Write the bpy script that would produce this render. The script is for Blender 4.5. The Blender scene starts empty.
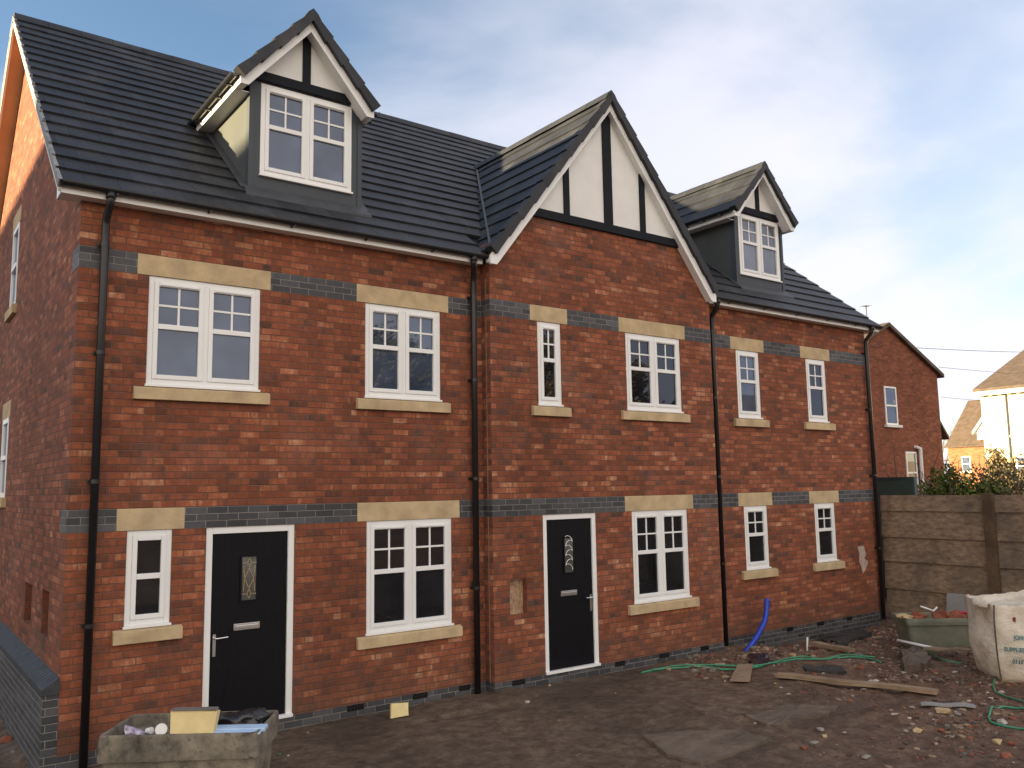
import bpy, math, random
from mathutils import Vector, noise, Matrix
R = math.radians
rnd = random.Random(7)
SC = bpy.context.scene
COL = SC.collection

# ------------------------------------------------------------------ node helpers
class NT:
    def __init__(s, name):
        s.m = bpy.data.materials.new(name); s.m.use_nodes = True
        s.t = s.m.node_tree; s.t.nodes.clear()
        s.out = s.n('ShaderNodeOutputMaterial'); s.b = s.n('ShaderNodeBsdfPrincipled')
        s.t.links.new(s.b.outputs[0], s.out.inputs[0])
        s.geo = s.n('ShaderNodeNewGeometry')
        s.pos = s.geo.outputs['Position']
    def n(s, k, **kw):
        x = s.t.nodes.new(k)
        for a, v in kw.items(): setattr(x, a, v)
        return x
    def L(s, a, b):
        if hasattr(a, 'is_linked') or hasattr(a, 'links'): s.t.links.new(a, b)
        else: b.default_value = a
    def math(s, op, a, b=None, c=None, clamp=False):
        x = s.n('ShaderNodeMath', operation=op, use_clamp=clamp)
        s.L(a, x.inputs[0])
        if b is not None: s.L(b, x.inputs[1])
        if c is not None: s.L(c, x.inputs[2])
        return x.outputs[0]
    def sep(s, v):
        x = s.n('ShaderNodeSeparateXYZ'); s.L(v, x.inputs[0]); return x.outputs
    def comb(s, a, b, c=0.0):
        x = s.n('ShaderNodeCombineXYZ'); s.L(a, x.inputs[0]); s.L(b, x.inputs[1]); s.L(c, x.inputs[2]); return x.outputs[0]
    def noise(s, scale, detail=4, rough=.55, vec=None, dist=0.0):
        x = s.n('ShaderNodeTexNoise'); x.inputs['Scale'].default_value = scale
        x.inputs['Detail'].default_value = detail; x.inputs['Roughness'].default_value = rough
        x.inputs['Distortion'].default_value = dist
        s.L(s.pos if vec is None else vec, x.inputs['Vector']); return x.outputs['Fac']
    def scaled(s, vec, sc):
        x = s.n('ShaderNodeVectorMath', operation='MULTIPLY'); s.L(vec, x.inputs[0]); x.inputs[1].default_value = sc; return x.outputs[0]
    def white(s, vec):
        x = s.n('ShaderNodeTexWhiteNoise', noise_dimensions='2D'); s.L(vec, x.inputs['Vector']); return x.outputs['Value']
    def ramp(s, f, stops, interp='LINEAR'):
        x = s.n('ShaderNodeValToRGB'); s.L(f, x.inputs[0]); e = x.color_ramp.elements; x.color_ramp.interpolation = interp
        while len(e) < len(stops): e.new(.5)
        for i, (p, c) in enumerate(stops): e[i].position = p; e[i].color = (*c, 1)
        return x.outputs[0]
    def mix(s, f, a, b, mode='MIX'):
        x = s.n('ShaderNodeMix', data_type='RGBA', blend_type=mode); s.L(f, x.inputs[0])
        for v, i in ((a, 6), (b, 7)):
            if isinstance(v, tuple): v = (*v[:3], 1)
            s.L(v, x.inputs[i])
        return x.outputs[2]
    def mrange(s, v, a, b, c=0.0, d=1.0):
        x = s.n('ShaderNodeMapRange'); s.L(v, x.inputs[0])
        for i, q in enumerate((a, b, c, d)): x.inputs[i+1].default_value = q
        return x.outputs[0]
    def bump(s, h, dist=.01, strength=1.0):
        x = s.n('ShaderNodeBump'); x.inputs['Distance'].default_value = dist; x.inputs['Strength'].default_value = strength
        s.L(h, x.inputs['Height']); s.t.links.new(x.outputs[0], s.b.inputs['Normal'])
    def col(s, c):
        if isinstance(c, tuple): c = (*c[:3], 1)
        s.L(c, s.b.inputs['Base Color'])
    def rough(s, r): s.L(r, s.b.inputs['Roughness'])
    def spec(s, v): s.b.inputs['Specular IOR Level'].default_value = v

def plain(name, c, rough=.6, var=.12, scale=6, spec=.4, bump=0.0, metal=0.0, bscale=None, grime=0.0):
    t = NT(name); f = t.noise(scale, 5)
    c1 = tuple(max(0, x*(1-var)) for x in c); c2 = tuple(min(1, x*(1+var)) for x in c)
    cc = t.ramp(f, [(.3, c1), (.7, c2)])
    if grime:
        g = t.noise(scale*.35, 6, .7)
        cc = t.mix(t.mrange(g, .5, .75, 0, grime), cc, tuple(x*.35+.01 for x in c))
    t.col(cc); t.rough(rough); t.spec(spec); t.b.inputs['Metallic'].default_value = metal
    if bump: t.bump(t.noise(bscale or scale*6, 4), bump)
    return t.m

BH, BW = 0.07445, 0.225   # brick course, brick length
def brick(name, stops, mortar, clump=.35, offz=2.1, mw=(.0035, .0065), bumpd=.006, h=BH, w=BW, rough=.85, spec=.25, stain=.25, half=0.0, bloom=0.0):
    t = NT(name); p = t.sep(t.pos); nn = t.sep(t.geo.outputs['True Normal'])
    isx = t.math('GREATER_THAN', t.math('ABSOLUTE', nn[0]), .5)
    isz = t.math('GREATER_THAN', t.math('ABSOLUTE', nn[2]), .8)
    u = t.math('ADD', t.math('MULTIPLY', p[1], isx), t.math('MULTIPLY', p[0], t.math('SUBTRACT', 1.0, isx)))
    zz = t.math('ADD', t.math('MULTIPLY', p[1], isz), t.math('MULTIPLY', p[2], t.math('SUBTRACT', 1.0, isz)))
    v = t.math('DIVIDE', t.math('SUBTRACT', zz, offz), h)
    row = t.math('FLOOR', v); fv = t.math('SUBTRACT', v, row)
    wob = t.math('MULTIPLY', t.math('SUBTRACT', t.white(t.comb(row, 3.3)), .5), .10)
    uu = t.math('ADD', t.math('ADD', t.math('DIVIDE', u, w), t.math('MULTIPLY', t.math('FLOORED_MODULO', row, 2.0), .5)), wob)
    cell = t.math('FLOOR', uu); fu = t.math('SUBTRACT', uu, cell)
    du = t.math('MULTIPLY', t.math('MINIMUM', fu, t.math('SUBTRACT', 1.0, fu)), w)
    dv = t.math('MULTIPLY', t.math('MINIMUM', fv, t.math('SUBTRACT', 1.0, fv)), h)
    edge = t.math('MULTIPLY', t.math('SUBTRACT', t.noise(40, 2), .5), .004)
    d = t.math('ADD', t.math('MINIMUM', du, dv), edge)
    face = t.mrange(d, mw[0], mw[1])
    wn = t.white(t.comb(cell, row)); wn2 = t.white(t.comb(t.math('ADD', cell, 71.3), t.math('ADD', row, 11.7)))
    big = t.noise(2.6, 4, .72, vec=t.scaled(t.pos, (.8, .8, 1.8)))
    val = t.math('ADD', t.math('MULTIPLY', wn, 1-clump), t.math('MULTIPLY', t.mrange(big, .3, .7), clump))
    if half:
        wh_ = t.white(t.comb(t.math('FLOOR', t.math('MULTIPLY', t.math('ADD', uu, t.math('MULTIPLY', wn2, .3)), 2.0)), t.math('ADD', row, 33.1)))
        val = t.math('ADD', t.math('MULTIPLY', val, 1-half), t.math('MULTIPLY', wh_, half))
    inb = t.noise(13, 5, .7, vec=t.scaled(t.pos, (1.6, 1.6, .8)))
    val = t.math('ADD', val, t.math('MULTIPLY', t.math('SUBTRACT', inb, .5), .85), clamp=True)
    bc = t.ramp(val, stops)
    br = t.math('ADD', .82, t.math('MULTIPLY', wn2, .36))
    bc = t.mix(1.0, bc, t.comb(br, br, br), 'MULTIPLY')
    st = t.noise(.55, 5, .6, vec=t.scaled(t.pos, (1, 1, .35)))
    stc = t.mrange(st, .35, .7, 1.0, 1.0-stain)
    mcol = t.ramp(t.noise(9, 4), [(.3, tuple(x*.8 for x in mortar)), (.7, tuple(x*1.15 for x in mortar))])
    c = t.mix(face, mcol, bc); c = t.mix(1.0, c, t.comb(stc, stc, stc), 'MULTIPLY')
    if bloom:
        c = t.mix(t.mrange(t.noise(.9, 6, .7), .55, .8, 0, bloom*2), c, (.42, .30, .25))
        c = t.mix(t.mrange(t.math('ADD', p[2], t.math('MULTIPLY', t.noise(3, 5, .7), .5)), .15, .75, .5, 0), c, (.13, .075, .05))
    t.col(c); t.rough(rough); t.spec(spec)
    hgt = t.math('ADD', t.math('ADD', face, t.math('MULTIPLY', inb, .35)), t.math('MULTIPLY', wn2, .25))
    t.bump(hgt, bumpd, .8)
    return t.m

M = {}
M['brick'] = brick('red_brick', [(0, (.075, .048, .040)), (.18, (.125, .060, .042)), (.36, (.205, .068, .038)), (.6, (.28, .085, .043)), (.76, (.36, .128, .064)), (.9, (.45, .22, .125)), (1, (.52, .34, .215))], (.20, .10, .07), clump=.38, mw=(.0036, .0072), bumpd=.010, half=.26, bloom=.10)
M['blue'] = brick('blue_brick', [(0, (.038, .037, .042)), (.5, (.062, .062, .070)), (1, (.10, .098, .105))], (.25, .23, .21), clump=.2, mw=(.003, .0055), rough=.6, spec=.4)
M['oldbrick'] = brick('old_brick', [(0, (.14, .05, .03)), (.5, (.24, .075, .04)), (1, (.34, .13, .07))], (.2, .11, .08), clump=.5, offz=0, mw=(.001, .006))
M['orange'] = brick('orange_brick', [(0, (.22, .09, .045)), (.5, (.30, .12, .055)), (1, (.38, .17, .08))], (.3, .2, .13), clump=.5, offz=0, mw=(.001, .006))
def tiles(name, c, rough=.55):
    t = NT(name); a = t.noise(2.2, 5, .6); b = t.noise(60, 3, .6)
    cc = t.ramp(a, [(.3, tuple(x*.75 for x in c)), (.7, tuple(x*1.3 for x in c))])
    oi = t.n('ShaderNodeTexWhiteNoise', noise_dimensions='1D')
    g = t.geo.outputs['Random Per Island']
    br = t.math('ADD', .75, t.math('MULTIPLY', g, .5)); cc = t.mix(1.0, cc, t.comb(br, br, br), 'MULTIPLY')
    dust = t.mrange(t.noise(1.1, 6, .7), .52, .8, 0, .35)
    cc = t.mix(dust, cc, (.12, .115, .105))
    t.col(cc); t.rough(t.math('ADD', rough-.08, t.math('MULTIPLY', a, .2))); t.spec(.32); t.bump(b, .004, .8)
    return t.m
M['tile'] = tiles('slate_grey_tile', (.025, .026, .031))
M['browntile'] = tiles('brown_tile', (.095, .066, .050), .8)
M['white'] = plain('white_upvc', (.80, .80, .79), .35, .03, 2, .5)
M['cream'] = plain('white_gable_panel', (.76, .755, .73), .7, .06, 2, .25, bump=.003, bscale=30)
M['black'] = plain('black_plastic', (.012, .012, .014), .32, .2, 3, .5)
M['grey'] = plain('dark_grey_board', (.045, .054, .066), .5, .1, 2, .4)
M['cheek'] = plain('grey_cheek_board', (.065, .07, .07), .6, .12, 2.5, .35)
M['timber'] = plain('dark_timber', (.010, .0125, .018), .7, .15, 4, .18)
M['lead'] = plain('lead_flashing', (.05, .054, .062), .6, .2, 5, .5, bump=.002)
M['stone'] = plain('buff_stone', (.51, .385, .232), .85, .2, 4.5, .2, bump=.004, bscale=60, grime=.22)
M['mortar'] = plain('grey_verge_mortar', (.23, .24, .25), .8, .25, 5, .2)
M['soffit'] = plain('bounce_tinted_soffit', (.58, .34, .18), .7, .1, 3)  # warm bounce off the sunlit gable wall put into the soffit colour
M['steel'] = plain('brushed_metal', (.62, .62, .62), .28, .05, 5, .5, metal=1.0)
M['brass'] = plain('brass_lead', (.45, .33, .15), .4, .1, 9, .5, metal=.6)
M['vent_dark'] = plain('painted_vent_dark', (.006, .006, .006), .9, .1)  # black plate colour in place of the dark inside the air bricks
M['foam'] = plain('cream_insulation', (.72, .58, .30), .75, .08, 9, .2, bump=.002)
M['bluepipe'] = plain('blue_plastic', (.012, .05, .42), .4, .12, 8, .5)
M['green'] = plain('green_hose', (.04, .24, .13), .45, .2, 8, .5)
M['greentub'] = plain('faded_green_plastic', (.15, .155, .115), .6, .25, 5, .35, grime=.6, bump=.004)
M['greybox'] = plain('dark_green_panel', (.045, .075, .07), .5, .15, 2)
M['wood'] = None
def wood(name, c, ax=(1, 12, 12), dark=.45):
    t = NT(name)
    tc = t.n('ShaderNodeTexCoord').outputs['Object']
    f = t.noise(3, 7, .65, vec=t.scaled(tc, ax), dist=.6); g = t.noise(2.2, 4, vec=tc)
    cc = t.ramp(f, [(.25, tuple(x*dark for x in c)), (.55, c), (.8, tuple(min(1, x*1.25) for x in c))])
    cc = t.mix(t.mrange(g, .45, .7, 0, .55), cc, tuple(x*.3 for x in c))
    t.col(cc); t.rough(.85); t.spec(.2); t.bump(f, .004)
    return t.m
M['wood'] = wood('weathered_plank', (.34, .24, .15))
M['board'] = wood('plywood_board', (.30, .21, .14))
M['fence'] = None
def fence_mat():
    t = NT('mottled_fence_board'); p = t.pos
    a = t.noise(7, 6, .7, vec=t.scaled(p, (1, 1, 2.5))); b = t.noise(1.2, 5, .6); d = t.noise(28, 4, .7)
    c = t.ramp(a, [(.28, (.10, .068, .050)), (.5, (.24, .172, .120)), (.75, (.40, .29, .19))])
    c = t.mix(t.mrange(b, .42, .65, 0, .6), c, (.085, .072, .064))
    c = t.mix(t.mrange(d, .56, .7, 0, .5), c, (.22, .15, .10))
    t.col(c); t.rough(.9); t.spec(.15); t.bump(a, .01); return t.m
M['fence'] = fence_mat()
def dirt():
    t = NT('building_site_dirt'); p = t.sep(t.pos)
    a = t.noise(1.1, 8, .62); b = t.noise(7, 8, .7); c = t.noise(45, 4, .7); d = t.noise(.5, 4, .5)
    base = t.ramp(b, [(.28, (.050, .033, .022)), (.5, (.122, .084, .059)), (.72, (.215, .157, .114))])
    # compacted grey patch in the middle, reddish hardcore to the right and in front
    g = t.math('ADD', t.math('MULTIPLY', t.math('SUBTRACT', p[0], t.math('MULTIPLY', p[1], .55)), .14), t.math('MULTIPLY', a, .9))
    red = t.mrange(g, 1.45, 1.95)
    base = t.mix(t.math('MULTIPLY', red, .75), base, t.ramp(b, [(.3, (.075, .040, .025)), (.55, (.175, .098, .065)), (.75, (.29, .195, .13))]))
    base = t.mix(t.mrange(a, .56, .72, 0, .6), base, (.17, .135, .105))
    base = t.mix(t.mrange(d, .5, .66, 0, .5), base, (.04, .029, .022))
    vo = t.n('ShaderNodeTexVoronoi'); vo.inputs['Scale'].default_value = 26; vo.inputs['Randomness'].default_value = 1
    t.L(t.pos, vo.inputs['Vector'])
    speck = t.mrange(vo.outputs['Distance'], .16, .26, 1, 0)
    hue = t.ramp(t.sep(vo.outputs['Color'])[0], [(0, (.14, .05, .03)), (.3, (.10, .085, .07)), (.6, (.19, .13, .08)), (.9, (.05, .045, .04)), (1, (.32, .28, .22))])
    sel = t.math('GREATER_THAN', t.sep(vo.outputs['Color'])[1], .55)
    k = t.math('MULTIPLY', t.math('MULTIPLY', speck, sel), t.math('ADD', .12, t.math('MULTIPLY', red, .75)))
    base = t.mix(k, base, hue)
    t.col(base); t.rough(t.mrange(a, .3, .7, .95, .78)); t.spec(.25)
    hgt = t.math('ADD', t.math('ADD', t.math('MULTIPLY', b, 1.0), t.math('MULTIPLY', c, .35)), t.math('MULTIPLY', k, .7))
    t.bump(hgt, .04, .9); return t.m
M['dirt'] = dirt()
def rubble_mat():
    t = NT('mixed_rubble'); g = t.geo.outputs['Random Per Island']
    c = t.ramp(g, [(0, (.07, .048, .035)), (.3, (.13, .09, .065)), (.48, (.27, .085, .05)), (.6, (.17, .14, .11)), (.78, (.36, .25, .16)), (.9, (.10, .095, .095)), (1, (.55, .49, .40))])
    n = t.noise(30, 4); c = t.mix(t.mrange(n, .45, .75, 0, .4), c, (.08, .055, .04))
    t.col(c); t.rough(.9); t.spec(.2); return t.m
M['rubble'] = rubble_mat()
M['palestone'] = plain('pale_limestone', (.50, .36, .20), .85, .2, 18, .2, grime=.3)
M['greystone'] = plain('grey_stone', (.28, .25, .22), .85, .2, 18, .2, grime=.3)
M['redstone'] = plain('red_brick_lump', (.25, .085, .052), .9, .2, 18, .2, grime=.3)
M['chip'] = plain('dusty_plaster_chip', (.40, .36, .31), .85, .2, 18, .2, grime=.4)
M['render'] = plain('cream_render', (.72, .66, .50), .8, .04, .7, .2)
M['tubmat'] = None
def tubmat():
    t = NT('cement_stained_tub'); a = t.noise(5, 7, .68); b = t.noise(16, 5, .7); d = t.noise(1.8, 4)
    c = t.ramp(a, [(.3, (.055, .047, .040)), (.46, (.165, .142, .112)), (.7, (.31, .265, .205))])
    c = t.mix(t.mrange(b, .56, .72, 0, .85), c, (.022, .02, .018))
    c = t.mix(t.mrange(d, .5, .7, 0, .5), c, (.10, .085, .07))
    t.col(c); t.rough(.85); t.spec(.25); t.bump(t.math('ADD', a, b), .008); return t.m
M['tubmat'] = tubmat()
def plaster():
    t = NT('bare_plaster'); a = t.noise(14, 7, .75, vec=t.scaled(t.pos, (1, 1, .6)), dist=1.2)
    t.col(t.ramp(a, [(.32, (.16, .06, .035)), (.45, (.36, .22, .13)), (.62, (.56, .40, .26))])); t.rough(.9); t.bump(a, .02); return t.m
M['plaster'] = plaster()
def glass(name, room=(.012, .013, .015), ior=1.95, rough=.015, wav=.0003, blotch=None):
    t = NT(name); t.t.nodes.remove(t.b)
    df = t.n('ShaderNodeBsdfDiffuse'); gl = t.n('ShaderNodeBsdfGlossy'); fr = t.n('ShaderNodeFresnel'); mx = t.n('ShaderNodeMixShader')
    a = t.noise(1.7, 2, .5)
    c = t.ramp(a, [(.35, room), (.7, tuple(x*2.2 for x in (blotch or room)))]); t.L(c, df.inputs[0])
    gl.inputs['Roughness'].default_value = rough; gl.inputs['Color'].default_value = (.72, .80, 1, 1)
    fr.inputs[0].default_value = ior
    b = t.n('ShaderNodeBump'); b.inputs['Distance'].default_value = wav; t.L(t.noise(2.4, 2), b.inputs['Height'])
    t.t.links.new(b.outputs[0], gl.inputs['Normal'])
    t.t.links.new(fr.outputs[0], mx.inputs[0]); t.t.links.new(df.outputs[0], mx.inputs[1]); t.t.links.new(gl.outputs[0], mx.inputs[2])
    t.t.links.new(mx.outputs[0], t.out.inputs[0]); return t.m
M['glass'] = glass('window_glass', (.008, .008, .009), 1.62)
M['glassup'] = glass('upper_window_glass', (.035, .045, .07), 1.8)
M['glassbath'] = glass('obscured_glass', (.10, .10, .10), 1.9, .12)
M['glassdoor'] = glass('patterned_door_glass', (.05, .05, .045), 1.9, .2, .02)
def doorpaint():
    t = NT('black_woodgrain_door'); f = t.noise(9, 5, .6, vec=t.scaled(t.pos, (9, 9, .8)))
    t.col(t.ramp(f, [(.3, (.003, .003, .0045)), (.7, (.007, .007, .010))])); t.rough(.5); t.spec(.16); t.bump(f, .001); return t.m
M['door'] = doorpaint()
M['bag'] = None
def bagmat():
    t = NT('woven_bulk_bag'); a = t.noise(4, 6, .6); s = t.sep(t.n('ShaderNodeTexCoord').outputs['Object'])
    c = t.ramp(a, [(.3, (.50, .42, .32)), (.55, (.68, .60, .50)), (.75, (.78, .72, .63))])
    low = t.mrange(t.math('ADD', s[2], t.math('MULTIPLY', a, .3)), .12, .42, .55, 0)
    c = t.mix(low, c, (.36, .23, .12)); t.col(c); t.rough(.75); t.spec(.2)
    t.bump(t.math('ADD', t.noise(9, 6, .65, vec=t.scaled(t.pos, (1, 1, 1.8)), dist=.3), t.math('MULTIPLY', t.noise(120, 2), .06)), .028); return t.m
M['bag'] = bagmat()
M['teal'] = plain('teal_print', (.05, .17, .20), .7, .2, 20)
M['seam'] = plain('brown_seam', (.10, .075, .055), .8, .2, 20)
M['redprint'] = plain('dark_red_print', (.20, .03, .05), .7, .2, 20)
M['paper'] = plain('white_paper', (.74, .72, .70), .7, .05, 10)
M['purple'] = plain('purple_packet', (.42, .38, .50), .5, .6, 22, .4)
M['lblue'] = plain('pale_blue_sheet', (.42, .58, .78), .45, .12, 6, .4)
M['binbag'] = plain('black_bin_bag', (.012, .012, .014), .25, .2, 4, .6, bump=.02, bscale=9)
M['redplastic'] = plain('red_plastic', (.35, .03, .04), .5, .2, 10)
M['sheet'] = plain('pale_grey_sheet', (.27, .26, .25), .6, .12, 2, .3, grime=.4)
def leaf(name, c1, c2):
    t = NT(name); g = t.geo.outputs['Random Per Island']; t.col(t.ramp(g, [(0, c1), (1, c2)])); t.rough(.6); t.spec(.25)
    return t.m
M['leaf'] = leaf('evergreen_leaf', (.03, .055, .012), (.17, .20, .035))
M['drybush'] = leaf('dry_twig_leaf', (.07, .06, .03), (.17, .14, .07))
M['ivy'] = leaf('autumn_ivy_leaf', (.10, .08, .04), (.26, .19, .10))
M['twig'] = plain('bare_twig', (.10, .075, .055), .9, .2, 3)
M['cable'] = plain('grey_cable', (.07, .07, .075), .7)
M['darkslab'] = plain('dark_muddy_slab', (.05, .046, .044), .85, .3, 5, .2, bump=.01, grime=.5)
def crust():
    t = NT('trodden_mortar_crust'); a = t.noise(1.1, 8, .62); b = t.noise(7, 8, .7)
    t.col(t.ramp(t.math('ADD', t.math('MULTIPLY', a, .5), t.math('MULTIPLY', b, .5)), [(.32, (.075, .054, .040)), (.5, (.135, .102, .078)), (.66, (.20, .155, .118))])); t.rough(.9); t.spec(.2); t.bump(b, .03); return t.m
M['slab'] = crust()

# ------------------------------------------------------------------ mesh helpers
class MB:
    def __init__(s): s.v = []; s.f = []
    def add(s, vs, fs):
        k = len(s.v); s.v += [tuple(v) for v in vs]; s.f += [tuple(i+k for i in f) for f in fs]; return s
    def box(s, x0, x1, y0, y1, z0, z1):
        vs = [(x, y, z) for x in (x0, x1) for y in (y0, y1) for z in (z0, z1)]
        return s.add(vs, [(0, 1, 3, 2), (4, 6, 7, 5), (0, 4, 5, 1), (2, 3, 7, 6), (0, 2, 6, 4), (1, 5, 7, 3)])
    def prism(s, poly, y0, y1):      # polygon in XZ extruded along y
        n = len(poly)
        vs = [(x, y0, z) for x, z in poly]+[(x, y1, z) for x, z in poly]
        fs = [tuple(range(n)), tuple(range(2*n-1, n-1, -1))]+[(i, (i+1) % n+n if False else i+n, (i+1) % n+n, (i+1) % n) for i in range(n)]
        return s.add(vs, fs)
    def prismx(s, poly, x0, x1):     # polygon in YZ extruded along x
        n = len(poly)
        vs = [(x0, y, z) for y, z in poly]+[(x1, y, z) for y, z in poly]
        return s.add(vs, [tuple(range(n-1, -1, -1)), tuple(range(n, 2*n))]+[(i, (i+1) % n, (i+1) % n+n, i+n) for i in range(n)])
    def bar(s, a, b, w, d, up=(0, 0, 1)):   # rectangular bar from a to b
        a = Vector(a); b = Vector(b); t = (b-a).normalized(); u = Vector(up); sx = t.cross(u)
        if sx.length < 1e-4: sx = Vector((1, 0, 0))
        sx.normalize(); sy = sx.cross(t)
        vs = [p+sx*i*w/2+sy*j*d/2 for p in (a, b) for i in (-1, 1) for j in (-1, 1)]
        return s.add(vs, [(0, 2, 3, 1), (4, 5, 7, 6), (0, 4, 6, 2), (1, 3, 7, 5), (0, 1, 5, 4), (2, 6, 7, 3)])
    def tube(s, pts, r, n=10, closed=True, arc=None):
        pts = [Vector(p) for p in pts]; rs = r if isinstance(r, (list, tuple)) else [r]*len(pts)
        rings = []; prev = None
        for i, p in enumerate(pts):
            t = (pts[min(i+1, len(pts)-1)]-pts[max(i-1, 0)]).normalized()
            u = prev if prev is not None else (Vector((0, 0, 1)) if abs(t.z) < .9 else Vector((1, 0, 0)))
            a = t.cross(u); a.normalize(); b = a.cross(t).normalized(); prev = b
            rings.append([p+(a*math.cos(2*math.pi*k/n)+b*math.sin(2*math.pi*k/n))*rs[i] for k in range(n)])
        vs = [v for r_ in rings for v in r_]; fs = []
        for i in range(len(rings)-1):
            for k in range(n): fs.append((i*n+k, i*n+(k+1) % n, (i+1)*n+(k+1) % n, (i+1)*n+k))
        if closed: fs += [tuple(range(n-1, -1, -1)), tuple((len(rings)-1)*n+k for k in range(n))]
        return s.add(vs, fs)
    def build(s, name, mat, parent=None, smooth=False, bevel=0.0):
        me = bpy.data.meshes.new(name); me.from_pydata(s.v, [], s.f); me.update()
        import bmesh
        bm = bmesh.new(); bm.from_mesh(me); bmesh.ops.recalc_face_normals(bm, faces=bm.faces); bm.to_mesh(me); bm.free()
        if isinstance(mat, (list, tuple)):
            for m_ in mat: me.materials.append(m_)
        else: me.materials.append(mat)
        if smooth:
            for p in me.polygons: p.use_smooth = True
        o = bpy.data.objects.new(name, me); COL.objects.link(o)
        if parent is not None:
            o.parent = parent
            if parent.type == 'MESH' or True:
                o.matrix_parent_inverse = Matrix.Identity(4)
        if bevel:
            bv = o.modifiers.new('bevel', 'BEVEL'); bv.width = bevel; bv.segments = 2; bv.limit_method = 'ANGLE'; bv.angle_limit = R(40)
        return o

def tag(o, label=None, cat=None, group=None, kind=None):
    if label: o['label'] = label
    if cat: o['category'] = cat
    if group: o['group'] = group
    if kind: o['kind'] = kind
    return o
def empty(name, loc=(0, 0, 0), rz=0):
    o = bpy.data.objects.new(name, None); COL.objects.link(o); o.location = loc; o.rotation_euler.z = rz; o.empty_display_size = .2
    return o

def wallgrid(mb, u0, u1, z0, z1, holes, depth, plane, axis='y'):
    """wall sheet with holes and reveals; axis y: plane y=const facing -y; axis x: plane x=const facing -x; depth goes inward (+)"""
    us = sorted(set([u0, u1]+[h[i] for h in holes for i in (0, 1)])); zs = sorted(set([z0, z1]+[h[i] for h in holes for i in (2, 3)]))
    P = (lambda u, w, z: (u, plane+w, z)) if axis == 'y' else (lambda u, w, z: (plane+w, u, z))
    for i in range(len(us)-1):
        for j in range(len(zs)-1):
            cu, cz = (us[i]+us[i+1])/2, (zs[j]+zs[j+1])/2
            if any(h[0] < cu < h[1] and h[2] < cz < h[3] for h in holes): continue
            mb.add([P(us[i], 0, zs[j]), P(us[i+1], 0, zs[j]), P(us[i+1], 0, zs[j+1]), P(us[i], 0, zs[j+1])], [(0, 1, 2, 3)])
    for a, b, c, d in holes:
        q = [(a, c), (b, c), (b, d), (a, d)]
        for k in range(4):
            (ua, za), (ub, zb) = q[k], q[(k+1) % 4]
            mb.add([P(ua, 0, za), P(ub, 0, zb), P(ub, depth, zb), P(ua, depth, za)], [(0, 1, 2, 3)])

# ------------------------------------------------------------------ measured layout
GT, GLT = 2.100, 2.323      # ground-floor opening head, band top
UT, ULT = 4.780, 5.003      # upper opening head, band top
YB = -0.2                   # face of the projecting middle bay
XM0, XM1, XR = 4.965, 9.40, 14.30
EZ = 5.470                   # underside of eaves
YR = 5.0; SL = 0.810; E0Y, E0Z = -0.22, 5.555
RIDGE = E0Z+SL*(YR-E0Y)
def roofz(y): return E0Z+SL*(y-E0Y) if y <= YR else RIDGE-SL*(y-YR)

house = empty('terraced_house', (7, 0, 0))
house.matrix_world = Matrix.Translation((7, 0, 0))
tag(house, 'new red brick terrace with a dark tiled roof, two dormers and a projecting central gable', 'house')
def part(mb, name, mat, parent=None, **kw):
    o = mb.build(name, mat, None, **kw)
    p = parent or house
    o.parent = p
    # parent's world transform is a pure translation
    off = Vector((0, 0, 0)); q = p
    while q is not None: off += Vector(q.location); q = q.parent
    for v in o.data.vertices: v.co -= off
    return o

# windows: (section y, x0,x1,z0,z1, lights, bars)
wins = [
 (0, .690, 1.905, 3.595, UT, 2, True, 'glassup', (.56, 2.01)), (0, 3.236, 4.325, 3.595, UT, 2, True, 'glassup', (3.10, 4.43)),
 (0, .562, 1.008, 1.125, GT, 1, False, 'glass', (.45, 1.12)), (0, 3.265, 4.478, .76, GT, 2, True, 'glass', (3.125, 4.58)),
 (YB, 5.79, 6.215, 3.595, UT, 1, True, 'glass', (5.64, 6.315)), (YB, 7.487, 8.685, 3.595, UT, 2, True, 'glass', (7.325, 8.777)),
 (YB, 7.502, 8.705, .76, GT, 2, True, 'glass', (7.34, 8.812)),
 (0, 10.312, 10.94, 3.595, UT, 1, True, 'glassup', (10.14, 11.045)), (0, 12.32, 12.94, 3.595, UT, 1, True, 'glass', (12.12, 13.047)),
 (0, 10.33, 10.958, 1.035, GT, 1, True, 'glass', (10.157, 11.067)), (0, 12.33, 12.97, 1.035, GT, 1, True, 'glass', (12.15, 13.075))]
doors = [(0, 1.361, 2.358, 0, GT, 'L'), (YB, 5.82, 6.79, 0, GT, 'R')]
SH = .14   # sill height

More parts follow.
